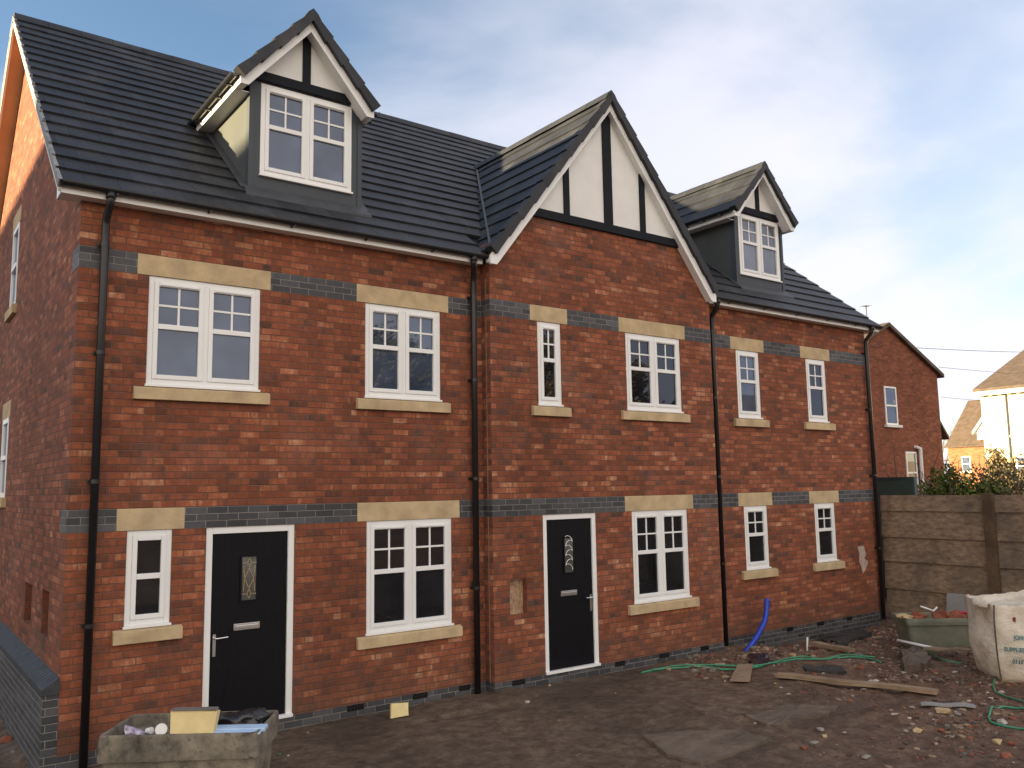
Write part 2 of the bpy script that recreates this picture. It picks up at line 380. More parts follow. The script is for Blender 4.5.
def window(yw, x0, x1, z0, z1, lights, bars, gm, parent=None, name='window', bath=False):
    """white casement window; outer face at yw"""
    fr = MB(); y0, y1 = yw, yw+.075; fw = .058
    zb = z0+.022
    fr.box(x0, x0+fw, y0, y1, zb, z1); fr.box(x1-fw, x1, y0, y1, zb, z1)
    fr.box(x0+fw, x1-fw, y0, y1, z1-fw, z1); fr.box(x0+fw, x1-fw, y0, y1, zb, zb+fw)
    fr.box(x0-.012, x1+.012, yw-.035, y1, z0-.004, zb)         # projecting cill
    W = x1-x0; H = z1-z0
    spans = [(x0+fw, x1-fw)]
    if lights == 2:
        xm = (x0+x1)/2; fr.box(xm-.03, xm+.03, y0, y1, zb+fw, z1-fw); spans = [(x0+fw, xm-.03), (xm+.03, x1-fw)]
    o = part(fr, name, M['white'], parent, bevel=.004)
    zt = z0+H*.545 if bars else z0+H*.52
    for (a, b) in spans:
        sa = MB(); sw = .048; ys, ye = yw-.012, yw+.05
        lo, hi = zb+fw, z1-fw
        sa.box(a, a+sw, ys, ye, lo, hi); sa.box(b-sw, b, ys, ye, lo, hi)
        sa.box(a+sw, b-sw, ys, ye, hi-sw, hi); sa.box(a+sw, b-sw, ys, ye, lo, lo+sw)
        sa.box(a+sw, b-sw, ys, ye, zt-.028, zt+.028)
        sash = part(sa, 'sash', M['white'], o, bevel=.005)
        g = MB(); g.box(a+sw-.003, b-sw+.003, yw+.018, yw+.03, zt+.026, hi-sw+.003); part(g, 'pane', M[gm], o)
        g = MB(); g.box(a+sw-.003, b-sw+.003, yw+.018, yw+.03, lo+sw-.003, zt-.026); part(g, 'pane', M[gm], o)
        if bars:
            mb = MB(); xc = (a+b)/2; zc = (zt+.028+hi-sw)/2; bw = .011
            mb.box(xc-bw, xc+bw, yw+.006, yw+.02, zt+.026, hi-sw+.003)
            mb.box(a+sw-.003, xc-bw, yw+.006, yw+.02, zc-bw, zc+bw); mb.box(xc+bw, b-sw+.003, yw+.006, yw+.02, zc-bw, zc+bw)
            part(mb, 'glazing_bar', M['white'], o)
            tv = MB(); tv.box(a+sw+.01, b-sw-.01, ys-.014, ys-.001, hi-.036, hi-.018); part(tv, 'trickle_vent', M['white'], o)
    return o

def flush(x): return x-.028*(x+1.55)/9.45
wins = [(w[0], flush(w[1]), flush(w[2]))+w[3:] for w in wins]
doors = [(d[0], flush(d[1]), flush(d[2]))+d[3:] for d in doors]
segs = {}
for (y, x0, x1, z0, z1, li, ba, gm, (sx0, sx1)) in wins:
    o = window(y+.012, x0, x1, z0, z1, li, ba, gm)
    lt = (GT, GLT) if z1 == GT else (UT, ULT)
    lx0, lx1 = (sx0, sx1)
    mb = MB(); mb.box(lx0, lx1, y-.006, y+.1, lt[0], lt[1]); part(mb, 'lintel', M['stone'], o, bevel=.004)
    mb = MB(); zt = z0-.004
    mb.prismx([(y-.055, zt-.02), (y-.055, zt-SH), (y+.1, zt-SH), (y+.1, zt), (y+.01, zt)], sx0, sx1); part(mb, 'sill', M['stone'], o, bevel=.004)
    segs.setdefault((y, z1), []).append((lx0, lx1))

# walls --------------------------------------------------------------
holesA = [(w[1], w[2], w[3]-.004, w[4]) for w in wins if w[1] < 4.9]+[(d[1], d[2], d[3], d[4]) for d in doors if d[0] == 0]
holesB = [(w[1], w[2], w[3]-.004, w[4]) for w in wins if w[0] == YB]+[(doors[1][1], doors[1][2], 0, GT)]
recB = (5.225, 5.505, .815, 1.275); recC = (13.50, 13.93, .75, 1.27)
holesB.append(recB)
holesC = [(w[1], w[2], w[3]-.004, w[4]) for w in wins if w[1] > 9.5]
wl = MB(); ZB = -.6
wallgrid(wl, 0, XM0, ZB, EZ+.12, holesA, .1, 0)
wallgrid(wl, XM0, XM1, ZB, EZ+.02, holesB, .1, YB)
wallgrid(wl, XM1, XR, ZB, EZ+.12, holesC, .1, 0)
XC = 7.165; GA = 8.36; GS = 1.22
wl.add([(XM0, YB, EZ+.02), (XM1, YB, EZ+.02), (XM1, YB, GA-GS*(XM1-XC)), (XC+(GA-6.34)/GS, YB, 6.34), (XC-(GA-6.34)/GS, YB, 6.34), (XM0, YB, GA-GS*(XC-XM0))], [(0, 1, 2, 3, 4, 5)])
for xx in (XM0, XM1):
    wl.add([(xx, YB, ZB), (xx, .0, ZB), (xx, .0, EZ+.3), (xx, YB, EZ+.3)], [(0, 1, 2, 3)])
slots = [(2.02, 2.58, .99, 1.44), (.83, 1.28, .99, 1.465)]
gw = [(5.03, 5.93, 5.55, 6.25), (5.05, 5.95, 2.62, 3.50)]
sidewins = [(5.02, 5.72, 5.30, 6.58), (5.05, 5.75, 2.45, 3.62)]
wallgrid(wl, 0, 10, ZB, 5.4, [s for s in slots]+[sidewins[1]]+[(5.02, 5.72, 5.30, 5.4)], .1, 0, 'x')
# gable triangle on x=0 with the upper window cut out
def gz_(y): return roofz(y)-.06
wl.add([(0, 0, 5.4), (0, 5.02, 5.4), (0, 5.02, 6.58), (0, YR, gz_(YR)), (0, 0, gz_(0))], [(0, 1, 2, 3, 4)])
wl.add([(0, 5.72, 5.4), (0, 10, 5.4), (0, 10, gz_(10)), (0, YR, gz_(YR)), (0, 5.02, 6.58), (0, 5.72, 6.58)], [(0, 1, 2, 3, 4, 5)])
for q in ((5.02, 0), (5.72, 0)): wl.add([(0, q[0], 5.3), (.1, q[0], 5.3), (.1, q[0], 6.58), (0, q[0], 6.58)], [(0, 1, 2, 3)])
wl.add([(XR, 0, ZB), (XR, 10, ZB), (XR, 10, gz_(10)), (XR, YR, gz_(YR)), (XR, 0, gz_(0))], [(0, 1, 2, 3, 4)])
wl.add([(0, 10, ZB), (XR, 10, ZB), (XR, 10, 5.5), (0, 10, 5.5)], [(0, 1, 2, 3)])
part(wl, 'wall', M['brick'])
# recesses
mb = MB(); mb.box(recB[0], recB[1], YB+.09, YB+.12, recB[2], recB[3]); part(mb, 'meter_recess', M['plaster'])
pf = MB()
jj = [(13.60, 1.25), (13.80, 1.26), (13.86, 1.1), (13.80, 1.02), (13.92, .95), (13.80, .80), (13.72, .74), (13.68, .86), (13.62, .98), (13.64, 1.12)]
pf.prism(jj, -.006, .01); part(pf, 'plaster_patch', plain('white_plaster_patch', (.42, .33, .28), .9, .25, 14))
for (a, b, c, d) in slots:
    mb = MB(); mb.box(.098, .12, a, b, c, d); part(mb, 'side_recess', M['brick'])
for (a, b, c, d) in sidewins:
    f = MB(); f.box(-.01, .06, a, a+.07, c, d); f.box(-.01, .06, b-.07, b, c, d); f.box(-.01, .06, a+.07, b-.07, d-.07, d); f.box(-.01, .06, a+.07, b-.07, c, c+.07); f.box(-.02, .06, a+.07, b-.07, (c+d)/2-.03, (c+d)/2+.03)
    o = part(f, 'window', M['white'])
    g = MB(); g.box(.02, .04, a+.06, b-.06, c+.06, d-.06); part(g, 'pane', M['glassup'], o)
    s = MB(); s.box(-.055, .1, a-.12, b+.12, c-SH, c-.003); part(s, 'sill', M['stone'], o)
    s = MB(); s.box(-.008, .1, a-.1, b+.1, d+.002, d+.25); part(s, 'lintel', M['stone'], o)

# blue brick bands ----------------------------------------------------
def band(x0, x1, y, z0, z1, cuts):
    x = x0
    for (a, b) in sorted(cuts)+[(x1, x1)]:
        if a-x > .03:
            mb = MB(); mb.box(x, a, y-.004, y+.05, z0, z1); part(mb, 'brick_band', M['blue'])
        x = b
for (z0, z1) in ((GT, GLT), (UT, ULT)):
    band(-.004, XM0-.004, 0, z0, z1, segs.get((0, z0), []) and [s for s in segs[(0, z0)] if s[0] < 5])
    band(XM0-.004, XM1+.004, YB, z0, z1, segs[(YB, z0)])
    band(XM1+.004, XR+.004, 0, z0, z1, [s for s in segs[(0, z0)] if s[0] > 9.4])
    mb = MB(); mb.box(-.004, .05, .05, .34, z0, z1); part(mb, 'brick_band', M['blue'])
    for x_ in (XM0-.004, XM1-.046):
        mb = MB(); mb.box(x_, x_+.05, YB+.05, 0, z0, z1); part(mb, 'brick_band', M['blue'])
# blue brick base courses with air bricks
AB = [(3.01, 3.225, 0), (3.88, 4.09, 0), (5.235, 5.45, YB), (7.045, 7.25, YB), (7.94, 8.155, YB), (8.845, 9.04, YB), (11.29, 11.47, 0), (12.165, 12.385, 0), (13.10, 13.27, 0), (4.45-.02+.12, 4.72, 0), (.10+.42, .72, 0)]
AB = [a for a in AB if a[0] != .52]
for (x0, x1, y) in ((-.004, XM0-.004, 0), (XM0-.004, XM1+.004, YB), (XM1+.004, XR+.004, 0)):
    mb = MB()
    hs = sorted([(a, b, -.072, -.004) for a, b, yy in AB if yy == y and x0 < a < x1])
    wallgrid(mb, x0, x1, ZB, 0.0, hs, .05, y-.004); part(mb, 'base_course', M['blue'])
    mb = MB(); mb.box(x0, x1, y-.004, y, -.0005, .0)
for x_ in (XM0-.004, XM1+.004):
    mb = MB(); mb.add([(x_, YB-.004, ZB), (x_, 0, ZB), (x_, 0, 0), (x_, YB-.004, 0)], [(0, 1, 2, 3)]); part(mb, 'base_course', M['blue'])
for a, b, y in AB:
    mb = MB(); mb.box(a, b, y-.003, y-.001, -.071, -.005)
    o = part(mb, 'air_brick', M['vent_dark'])
    mb = MB()
    for k in range(6):
        u = a+(b-a)*(k+.5)/6; mb.box(u-.004, u+.004, y-.007, y-.004, -.071, -.043); mb.box(u-.004, u+.004, y-.007, y-.004, -.033, -.005)
    mb.box(a, b, y-.0075, y-.004, -.042, -.034); part(mb, 'grille', M['black'], o)
# splayed blue plinth on the gable side
mb = MB(); mb.add([(-.14, .002, ZB), (-.14, 9.9, ZB), (-.14, 9.9, .58), (-.14, .002, .58), (0, .002, ZB), (0, .002, .58), (0, 9.9, .58)], [(0, 1, 2, 3), (0, 3, 5, 4)])
o = part(mb, 'plinth', M['blue'])
mb = MB()
y = -.012
while y < 9.8:
    mb.add([(-.162, y, .58), (-.157, y, .635), (-.002, y, .735), (0.0, y, .58), (-.162, y+.096, .58), (-.157, y+.10, .635), (-.002, y+.10, .735), (0, y+.10, .58)],
           [(0, 1, 2, 3), (4, 7, 6, 5), (0, 4, 5, 1), (1, 5, 6, 2), (0, 3, 7, 4)]); y += .112
part(mb, 'coping', plain('blue_coping_brick', (.045, .047, .053), .65, .3, 9, .25), o)

# doors ---------------------------------------------------------------
for (y, x0, x1, z0, z1, hd) in doors:
    yw = y+.010; fr = MB(); fw = .072
    fr.box(x0, x0+fw, yw, yw+.07, z0, z1); fr.box(x1-fw, x1, yw, yw+.07, z0, z1); fr.box(x0+fw, x1-fw, yw, yw+.07, z1-fw, z1)
    fr.box(x0+.001, x1-.001, yw-.035, yw+.07, z0-.01, z0+.025)
    d = MB(); d.box(x0+fw+.003, x1-fw-.003, yw+.022, yw+.065, z0+.028, z1-fw-.003)
    W = x1-x0; g0, g1 = x0+W*.405, x0+W*.565; gt, gb = z1-.335, z1-.80
    lf = part(d, 'door', M['door'], bevel=.003)
    part(fr, 'door_frame', M['white'], lf, bevel=.004)
    for (ex0, ex1, ez0, ez1) in ((g0-.02, g0, gb-.02, gt+.02), (g1, g1+.02, gb-.02, gt+.02), (g0, g1, gt, gt+.02), (g0, g1, gb-.02, gb)):
        mb = MB(); mb.box(ex0, ex1, yw+.008, yw+.03, ez0, ez1)
        if ex0 == g0-.02: part(mb, 'glazing_trim', M['door'], lf)
        else: part(mb, 'glazing_trim', M['door'], lf)
    mb = MB(); mb.box(g0, g1, yw+.014, yw+.023, gb, gt); part(mb, 'door_glass', M['glassdoor'], lf)
    gc = (g0+g1)/2; zc = (gt+gb)/2; le = MB(); yy = yw+.011
    def ln(a, b, r=.0035): le.bar((a[0], yy, a[1]), (b[0], yy, b[1]), .006, r*1.8, up=(0, 1, 0))
    hw = (g1-g0)/2
    if hd == 'L':
        for (cz, ww, hh) in ((zc, hw*.62, .11), (gt-.065, hw*.28, .05), (gb+.065, hw*.28, .05)):
            q = [(gc, cz+hh), (gc+ww, cz), (gc, cz-hh), (gc-ww, cz)]
            for k in range(4): ln(q[k], q[(k+1) % 4])
        for zz in (gt-.065, gb+.065): ln((g0, zz), (gc-hw*.28, zz)); ln((gc+hw*.28, zz), (g1, zz))
        for sx in (-1, 1):
            ln((gc+sx*hw*.62, zc), (gc+sx*hw*.8, zc+.14)); ln((gc+sx*hw*.62, zc), (gc+sx*hw*.8, zc-.14))
    else:
        for k in range(7):
            zz = gb+.03+k*(gt-gb-.08)/6; sgn = (-1)**k
            pts = [(gc+sgn*hw*.8*math.cos(a), zz+.05*math.sin(a)+.02*a) for a in [i*.5 for i in range(7)]]
            for i in range(6): ln(pts[i], pts[i+1], .005)
    part(le, 'leading', M['brass'] if hd == 'L' else M['paper'], lf)
    mb = MB(); lc = x0+W*.47; mb.box(lc-.145, lc+.145, yw+.008, yw+.024, z1-1.115, z1-1.045); mb.box(lc-.13, lc+.13, yw-.002, yw+.01, z1-1.10, z1-1.065)
    part(mb, 'letter_plate', M['steel'], lf, bevel=.003)
    hx = x0+fw+.045 if hd == 'L' else x1-fw-.045; s = 1 if hd == 'L' else -1
    mb = MB(); mb.box(hx-.016, hx+.016, yw+.01, yw+.024, z1-1.36, z1-1.13)
    mb.tube([(hx, yw+.01, z1-1.17), (hx, yw-.035, z1-1.17), (hx+s*.03, yw-.04, z1-1.17), (hx+s*.13, yw-.04, z1-1.165)], .009, 8)
    part(mb, 'handle', M['steel'], lf)

# ------------------------------------------------------------------ roofs
def stepped(mb, O, U, V, N, vmax, iv, gauge=.36, th=.034, tw=.33, jit=.0012, v0s=0.0):
    """iv(v) -> (u0,u1) of the slope at height v; tiles built one by one, each course lapping the one below"""
    O, U, V, N = Vector(O), Vector(U).normalized(), Vector(V).normalized(), Vector(N).normalized()
    i = 0; v = v0s
    while v < vmax-.02:
        w = min(v+gauge, vmax); a0, b0 = iv(v+.001); a1, b1 = iv(w-.001)
        lo, hi = min(a0, a1), max(b0, b1); st = math.floor(lo/tw)*tw+(tw/2 if i % 2 else 0)-tw
        u = st
        while u < hi:
            p0, q0 = max(u, a0), min(u+tw-.0025, b0); p1, q1 = max(u, a1), min(u+tw-.0025, b1)
            if q0-p0 > .01 or q1-p1 > .01:
                if q0 < p0: p0 = q0 = min(max(p0, a0), b0)
                if q1 < p1: p1 = q1 = min(max(p1, a1), b1)
                j = rnd.uniform(-jit, jit); k = rnd.uniform(-jit, jit); ov = v-.012
                pts = []
                for (uu, vv, hh) in ((p0, ov, th+j), (q0, ov, th+k), (q1, w+.02, .004), (p1, w+.02, .004), (p0, ov, -.012), (q0, ov, -.012), (q1, w+.02, -.03), (p1, w+.02, -.03)):
                    pts.append(O+U*uu+V*vv+N*hh)
                mb.add(pts, [(0, 1, 2, 3), (0, 4, 5, 1), (1, 5, 6, 2), (3, 7, 4, 0), (2, 6, 7, 3), (4, 7, 6, 5)])
            u += tw
        v = w; i += 1

cs = math.cos(math.atan(SL)); sn = math.sin(math.atan(SL)); LM = (YR-E0Y)/cs
XL, XRR = -.24, 14.58
mb = MB()
vb = (0.12-E0Y)/cs
nc = 2*.36
stepped(mb, (0, E0Y, E0Z), (1, 0, 0), (0, cs, sn), (0, -sn, cs), nc, lambda v: (XL, 4.93))
stepped(mb, (0, E0Y, E0Z), (1, 0, 0), (0, cs, sn), (0, -sn, cs), nc, lambda v: (9.40, XRR))
stepped(mb, (0, E0Y, E0Z), (1, 0, 0), (0, cs, sn), (0, -sn, cs), LM, lambda v: (XL, XRR), v0s=nc)
roof = part(mb, 'roof', M['tile'])
mb = MB(); stepped(mb, (0, 10.22, E0Z), (1, 0, 0), (0, -cs, sn), (0, sn, cs), LM, lambda v: (XL, XRR), tw=1.0); part(mb, 'rear_roof', M['tile'])
# underlay so no light leaks through
mb = MB()
for (a, b, y0, y1) in ((XL, 4.86, E0Y, .15), (9.47, XRR, E0Y, .15), (XL, XRR, .15, YR)):
    mb.add([(a, y0, roofz(y0)-.03), (b, y0, roofz(y0)-.03), (b, y1, roofz(y1)-.03), (a, y1, roofz(y1)-.03)], [(0, 1, 2, 3)])
mb.add([(XL, 10.22, E0Z-.03), (XRR, 10.22, E0Z-.03), (XRR, YR, RIDGE-.03), (XL, YR, RIDGE-.03)], [(0, 1, 2, 3)])
part(mb, 'underlay', M['timber'], roof)
def ridge(mb, a, b, prof, ln=.45, up=(0, 0, 1)):
    a, b = Vector(a), Vector(b); t = (b-a).normalized(); sx = t.cross(Vector(up)).normalized(); n = max(1, int((b-a).length/ln)); L = (b-a).length/n
    for i in range(n):
        p0 = a+t*(L*i+.003); p1 = a+t*(L*(i+1)-.003); dz = rnd.uniform(-.003, .003)
        vs = [p+sx*x+Vector((0, 0, z+dz)) for p in (p0, p1) for x, z in prof]; m = len(prof)
        mb.add(vs, [(k, k+1, k+1+m, k+m) for k in range(m-1)]+[(m-1, 0, m, 2*m-1), tuple(range(m-1, -1, -1)), tuple(range(m, 2*m))])
RP = [(-.15, -.105), (-.10, -.035), (-.045, .03), (0, .05), (.045, .03), (.10, -.035), (.15, -.105), (.12, -.12), (0, -.02), (-.12, -.12)]
mb = MB(); ridge(mb, (XL, YR, RIDGE+.012), (XRR, YR, RIDGE+.012), RP); part(mb, 'ridge_tiles', M['tile'], roof)
# verges of the main roof: grey mortar edge in short lengths, pale undercloak below
for xa, s in ((XL, -1), (XRR, 1)):
    mb = MB(); un = MB(); so = MB()
    for side in (0, 1):
        n = 19
        for i in range(n):
            va, vb_ = LM*i/n, LM*(i+1)/n-.006
            def pt(v, h):
                y = E0Y+v*cs; z = E0Z+v*sn
                q = Vector((0, y-sn*h, z+cs*h)); 
                return q if side == 0 else Vector((0, 2*YR-q.y, q.z))
            x0, x1 = (xa-.014, xa+.022) if s < 0 else (xa-.022, xa+.014)
            A = [pt(va, -.055), pt(va, .034), pt(vb_, .012), pt(vb_, -.055)]
            mb.prismx([(q.y, q.z) for q in A], x0, x1)
        def pv(v, h):
            y = E0Y+v*cs; z = E0Z+v*sn; q = (y-sn*h, z+cs*h); return q if side == 0 else (2*YR-q[0], q[1])
        un.prismx([pv(0, -.10), pv(0, -.056), pv(LM-.002, -.056), pv(LM-.002, -.10)], *((xa-.004, xa+.03) if s < 0 else (xa-.03, xa+.004)))
        so.prismx([pv(0.02, -.085), pv(0.02, -.06), pv(LM-.002, -.06), pv(LM-.002, -.085)], *((xa+.03, 0) if s < 0 else (XR, xa-.03)))
    part(mb, 'verge', M['mortar'], roof); part(un, 'undercloak', M['cream'], roof); part(so, 'verge_soffit', M['soffit'], roof)

# gable roof builder (central gable and dormers)
def gable_roof(parent, xc, apex, slope, half, yf, ztop_plane, tilemat, name='gable_roof', yback=None, th=.03):
    """ridge at (xc, z=apex) running back from yf; each slope clipped on the main roof plane"""
    c = 1/math.sqrt(1+slope*slope); s = slope*c; L = half/c
    mb = MB(); zfoot = apex-slope*half
    for sd in (-1, 1):
        def iv(v, sd=sd):
            z = zfoot+v*s; ym = (z-E0Z)/SL+E0Y
            return (yf, max(yf+.001, ym+.06))
        stepped(mb, (xc+sd*half, 0, zfoot), (0, 1, 0), (-sd*c, 0, s), (sd*s, 0, c), L, iv, th=th)
    o = part(mb, name, tilemat, parent)
    return o, c, s, L, zfoot
def verge_caps(mb, xc, apex, slope, half, yf, drop=.09):
    c = 1/math.sqrt(1+slope*slope); s = slope*c; L = half/c; n = max(2, round(L/.36))
    for sd in (-1, 1):
        for i in range(n):
            va, vb_ = L*i/n-.02, L*(i+1)/n+.01
            def pt(v, h):
                return (xc+sd*half-sd*c*v+sd*s*h, apex-slope*half+s*v+c*h)
            A = [pt(va, -drop), pt(va, .052), pt(vb_, .028), pt(vb_, -drop+.02)]
            if i == n-1: A = [pt(va, -drop), pt(va, .052), (xc, apex+.035), (xc, apex-drop*1.0)]
            mb.prism(A, yf-.03-.001*i, yf+.11)
def barge(parent, xc, apexb, slope, half, y0, y1, depth, soffy, mat='white'):
    """white board following the slope, plumb cut feet"""
    mb = MB(); z = lambda d: apexb-slope*d
    for sd in (-1, 1):
        P = [(xc, z(0)), (xc+sd*half, z(half)), (xc+sd*half, z(half)-depth*1.05), (xc+sd*(half-depth*.95), z(half)-depth*1.05), (xc, z(0)-depth*1.55)]
        mb.prism(P, y0, y1)
        # soffit slab behind the board
        P2 = [(xc, z(0)-.06), (xc+sd*(half-.02), z(half-.02)-.06), (xc+sd*(half-.02), z(half-.02)-depth*.9), (xc+sd*(half-depth*.9), z(half)-depth*.9), (xc, z(0)-depth*1.3)]
        mb.prism(P2, y1, soffy)
    return part(mb, 'bargeboard', M[mat], parent, bevel=.003)

g, c_, s_, L_, zf = gable_roof(None, XC, 8.40, GS, 2.25, -.36, None, M['tile'], 'gable_roof')
mb = MB(); ridge(mb, (XC, -.385, 8.45), (XC, 3.45, 8.45), [(-.13, -.13), (-.07, -.03), (0, .035), (.07, -.03), (.13, -.13), (0, -.03)]); part(mb, 'ridge_tiles', M['tile'], g)
mb = MB(); verge_caps(mb, XC, 8.40, GS, 2.25, -.36); part(mb, 'verge', M['tile'], g)
mb = MB()
for sd in (-1, 1):   # lead valleys
    a = Vector((XC+sd*2.27, -.33, 8.41-GS*2.27)); b = Vector((XC, (8.41-E0Z)/SL+E0Y, 8.41))
    mb.bar(a+Vector((0, 0, .03)), b+Vector((0, 0, .03)), .035, .03)
part(mb, 'valley', M['lead'], g)
mb = MB()
for sd in (-1, 1):
    mb.add([(XC, -.34, 8.37), (XC+sd*2.22, -.34, 8.37-GS*2.22), (XC+sd*2.22, 0.1, 8.37-GS*2.22), (XC, 3.5, 8.37)], [(0, 1, 2, 3)])
part(mb, 'underlay', M['timber'], g)
barge(None, XC, 8.335, GS, 2.27, -.335, -.30, .112, YB+.01)
# half-timbered panel
mb = MB(); zb = 6.33
mb.prism([(XC-(8.30-zb)/GS, zb), (XC+(8.30-zb)/GS, zb), (XC, 8.30)], YB-.015, YB+.05); part(mb, 'gable_panel', M['cream'])
def stud(x0, x1, z0, yf, yb, parent=None, apex=8.30, xc=XC, sl=GS):
    m = MB(); m.prism([(x0, z0), (x1, z0), (x1, apex-sl*abs(x1-xc)), ((xc if x0 < xc < x1 else x0), apex-sl*abs((xc if x0 < xc < x1 else x0)-xc)), (x0, apex-sl*abs(x0-xc))], yf, yb)
    return part(m, 'timber_stud', M['timber'], parent, bevel=.003)
mb = MB(); hb = (8.34-6.28)/GS-.02; mb.prism([(XC-hb, 6.28), (XC+hb, 6.28), (XC+hb-.1, 6.405), (XC-hb+.1, 6.405)], YB-.045, YB+.04); part(mb, 'timber_beam', M['timber'], bevel=.003)
for a, b in ((XC-.085, XC+.085), (6.285, 6.39), (7.84, 7.95)): stud(a, b, 6.405, YB-.042, YB-.014)

# eaves: fascia, soffit, gutters
def eaves(x0, x1, y=0.0, z=EZ):
    mb = MB(); mb.box(x0, x1, y-.165, y-.14, z, z+.11); mb.box(x0, x1, y-.14, y-.001, z+.004, z+.016)
    fa = part(mb, 'fascia', M['white'], bevel=.002)
    g = MB(); n = 10; r = .05; yc = y-.218; zc = z+.105
    prof = [(math.cos(math.pi+math.pi*k/n)*r, math.sin(math.pi+math.pi*k/n)*r) for k in range(n+1)]
    prof += [(px*.9, pz*.9+.004) for px, pz in prof[::-1]]
    m = len(prof)
    vs = [(x, yc+a, zc+b) for x in (x0, x1) for a, b in prof]
    g.add(vs, [(k, (k+1) % m, (k+1) % m+m, k+m) for k in range(m)]+[tuple(range(m)), tuple(range(2*m-1, m-1, -1))])
    for xe in (x0, x1-.004): g.prismx([(yc+math.cos(math.pi+math.pi*k/n)*r*1.04, zc+math.sin(math.pi+math.pi*k/n)*r*1.04) for k in range(n+1)], xe-.003, xe+.007)
    gt = part(g, 'gutter', M['black'])
    k = x0+.5
    br = MB()
    while k < x1-.2:
        br.box(k-.010, k+.010, yc-.06, yc+.06, zc-.060, zc-.054); br.box(k-.012, k+.012, y-.169, y-.164, z+.04, z+.1); k += .95
    part(br, 'gutter_bracket', M['black'], gt)
eaves(-.215, 4.88); eaves(9.44, 14.56)
mb = MB(); mb.box(-.215, -.002, -.162, .10, EZ+.001, EZ+.018); mb.box(-.215, -.195, -.162, .10, EZ+.018, EZ+.12); part(mb, 'boxed_end', M['white'])
mb = MB(); mb.box(14.302, 14.55, -.139, .10, EZ+.001, EZ+.003); mb.box(14.54, 14.56, -.162, .10, EZ+.018, EZ+.12); part(mb, 'boxed_end', M['white'])
# down pipes
for (xt, xb, yw, zb_) in ((.232, .222, 0, -.2), (4.70, 4.785, 0, -.12), (9.60, 9.60, 0, -.2), (14.23, 14.215, 0, -.15)):
    mb = MB(); r = .040
    mb.tube([(xt, yw-.218, EZ+.08), (xt, yw-.218, EZ-.02), (xt+(xb-xt)*.2, yw-.20, EZ-.06), (xb-(xb-xt)*.1, yw-.095, EZ-.18), (xb, yw-.075, EZ-.24), (xb, yw-.075, 4.9), (xb, yw-.075, zb_)], r, 12)
    mb.tube([(xt, yw-.218, EZ+.065), (xt, yw-.218, EZ+.0)], 0.048, 12)
    dp = part(mb, 'downpipe', M['black'], smooth=True)
    for zz in (EZ-.45, 3.9, 2.6, 1.2):
        b = MB(); b.tube([(xb, yw-.075, zz-.02), (xb, yw-.075, zz+.02)], .045, 12); b.box(xb-.06, xb+.06, yw-.03, yw-.004, zz-.015, zz+.015); b.box(xb-.02, xb+.02, yw-.06, yw-.01, zz-.012, zz+.012)
        part(b, 'pipe_bracket', M['black'], dp)
mb = MB(); mb.box(XM0+.0-.0035, XM0+.002, YB+.09, YB+.105, 0, 5.3); part(mb, 'movement_joint', plain('mastic', (.25, .19, .15)))

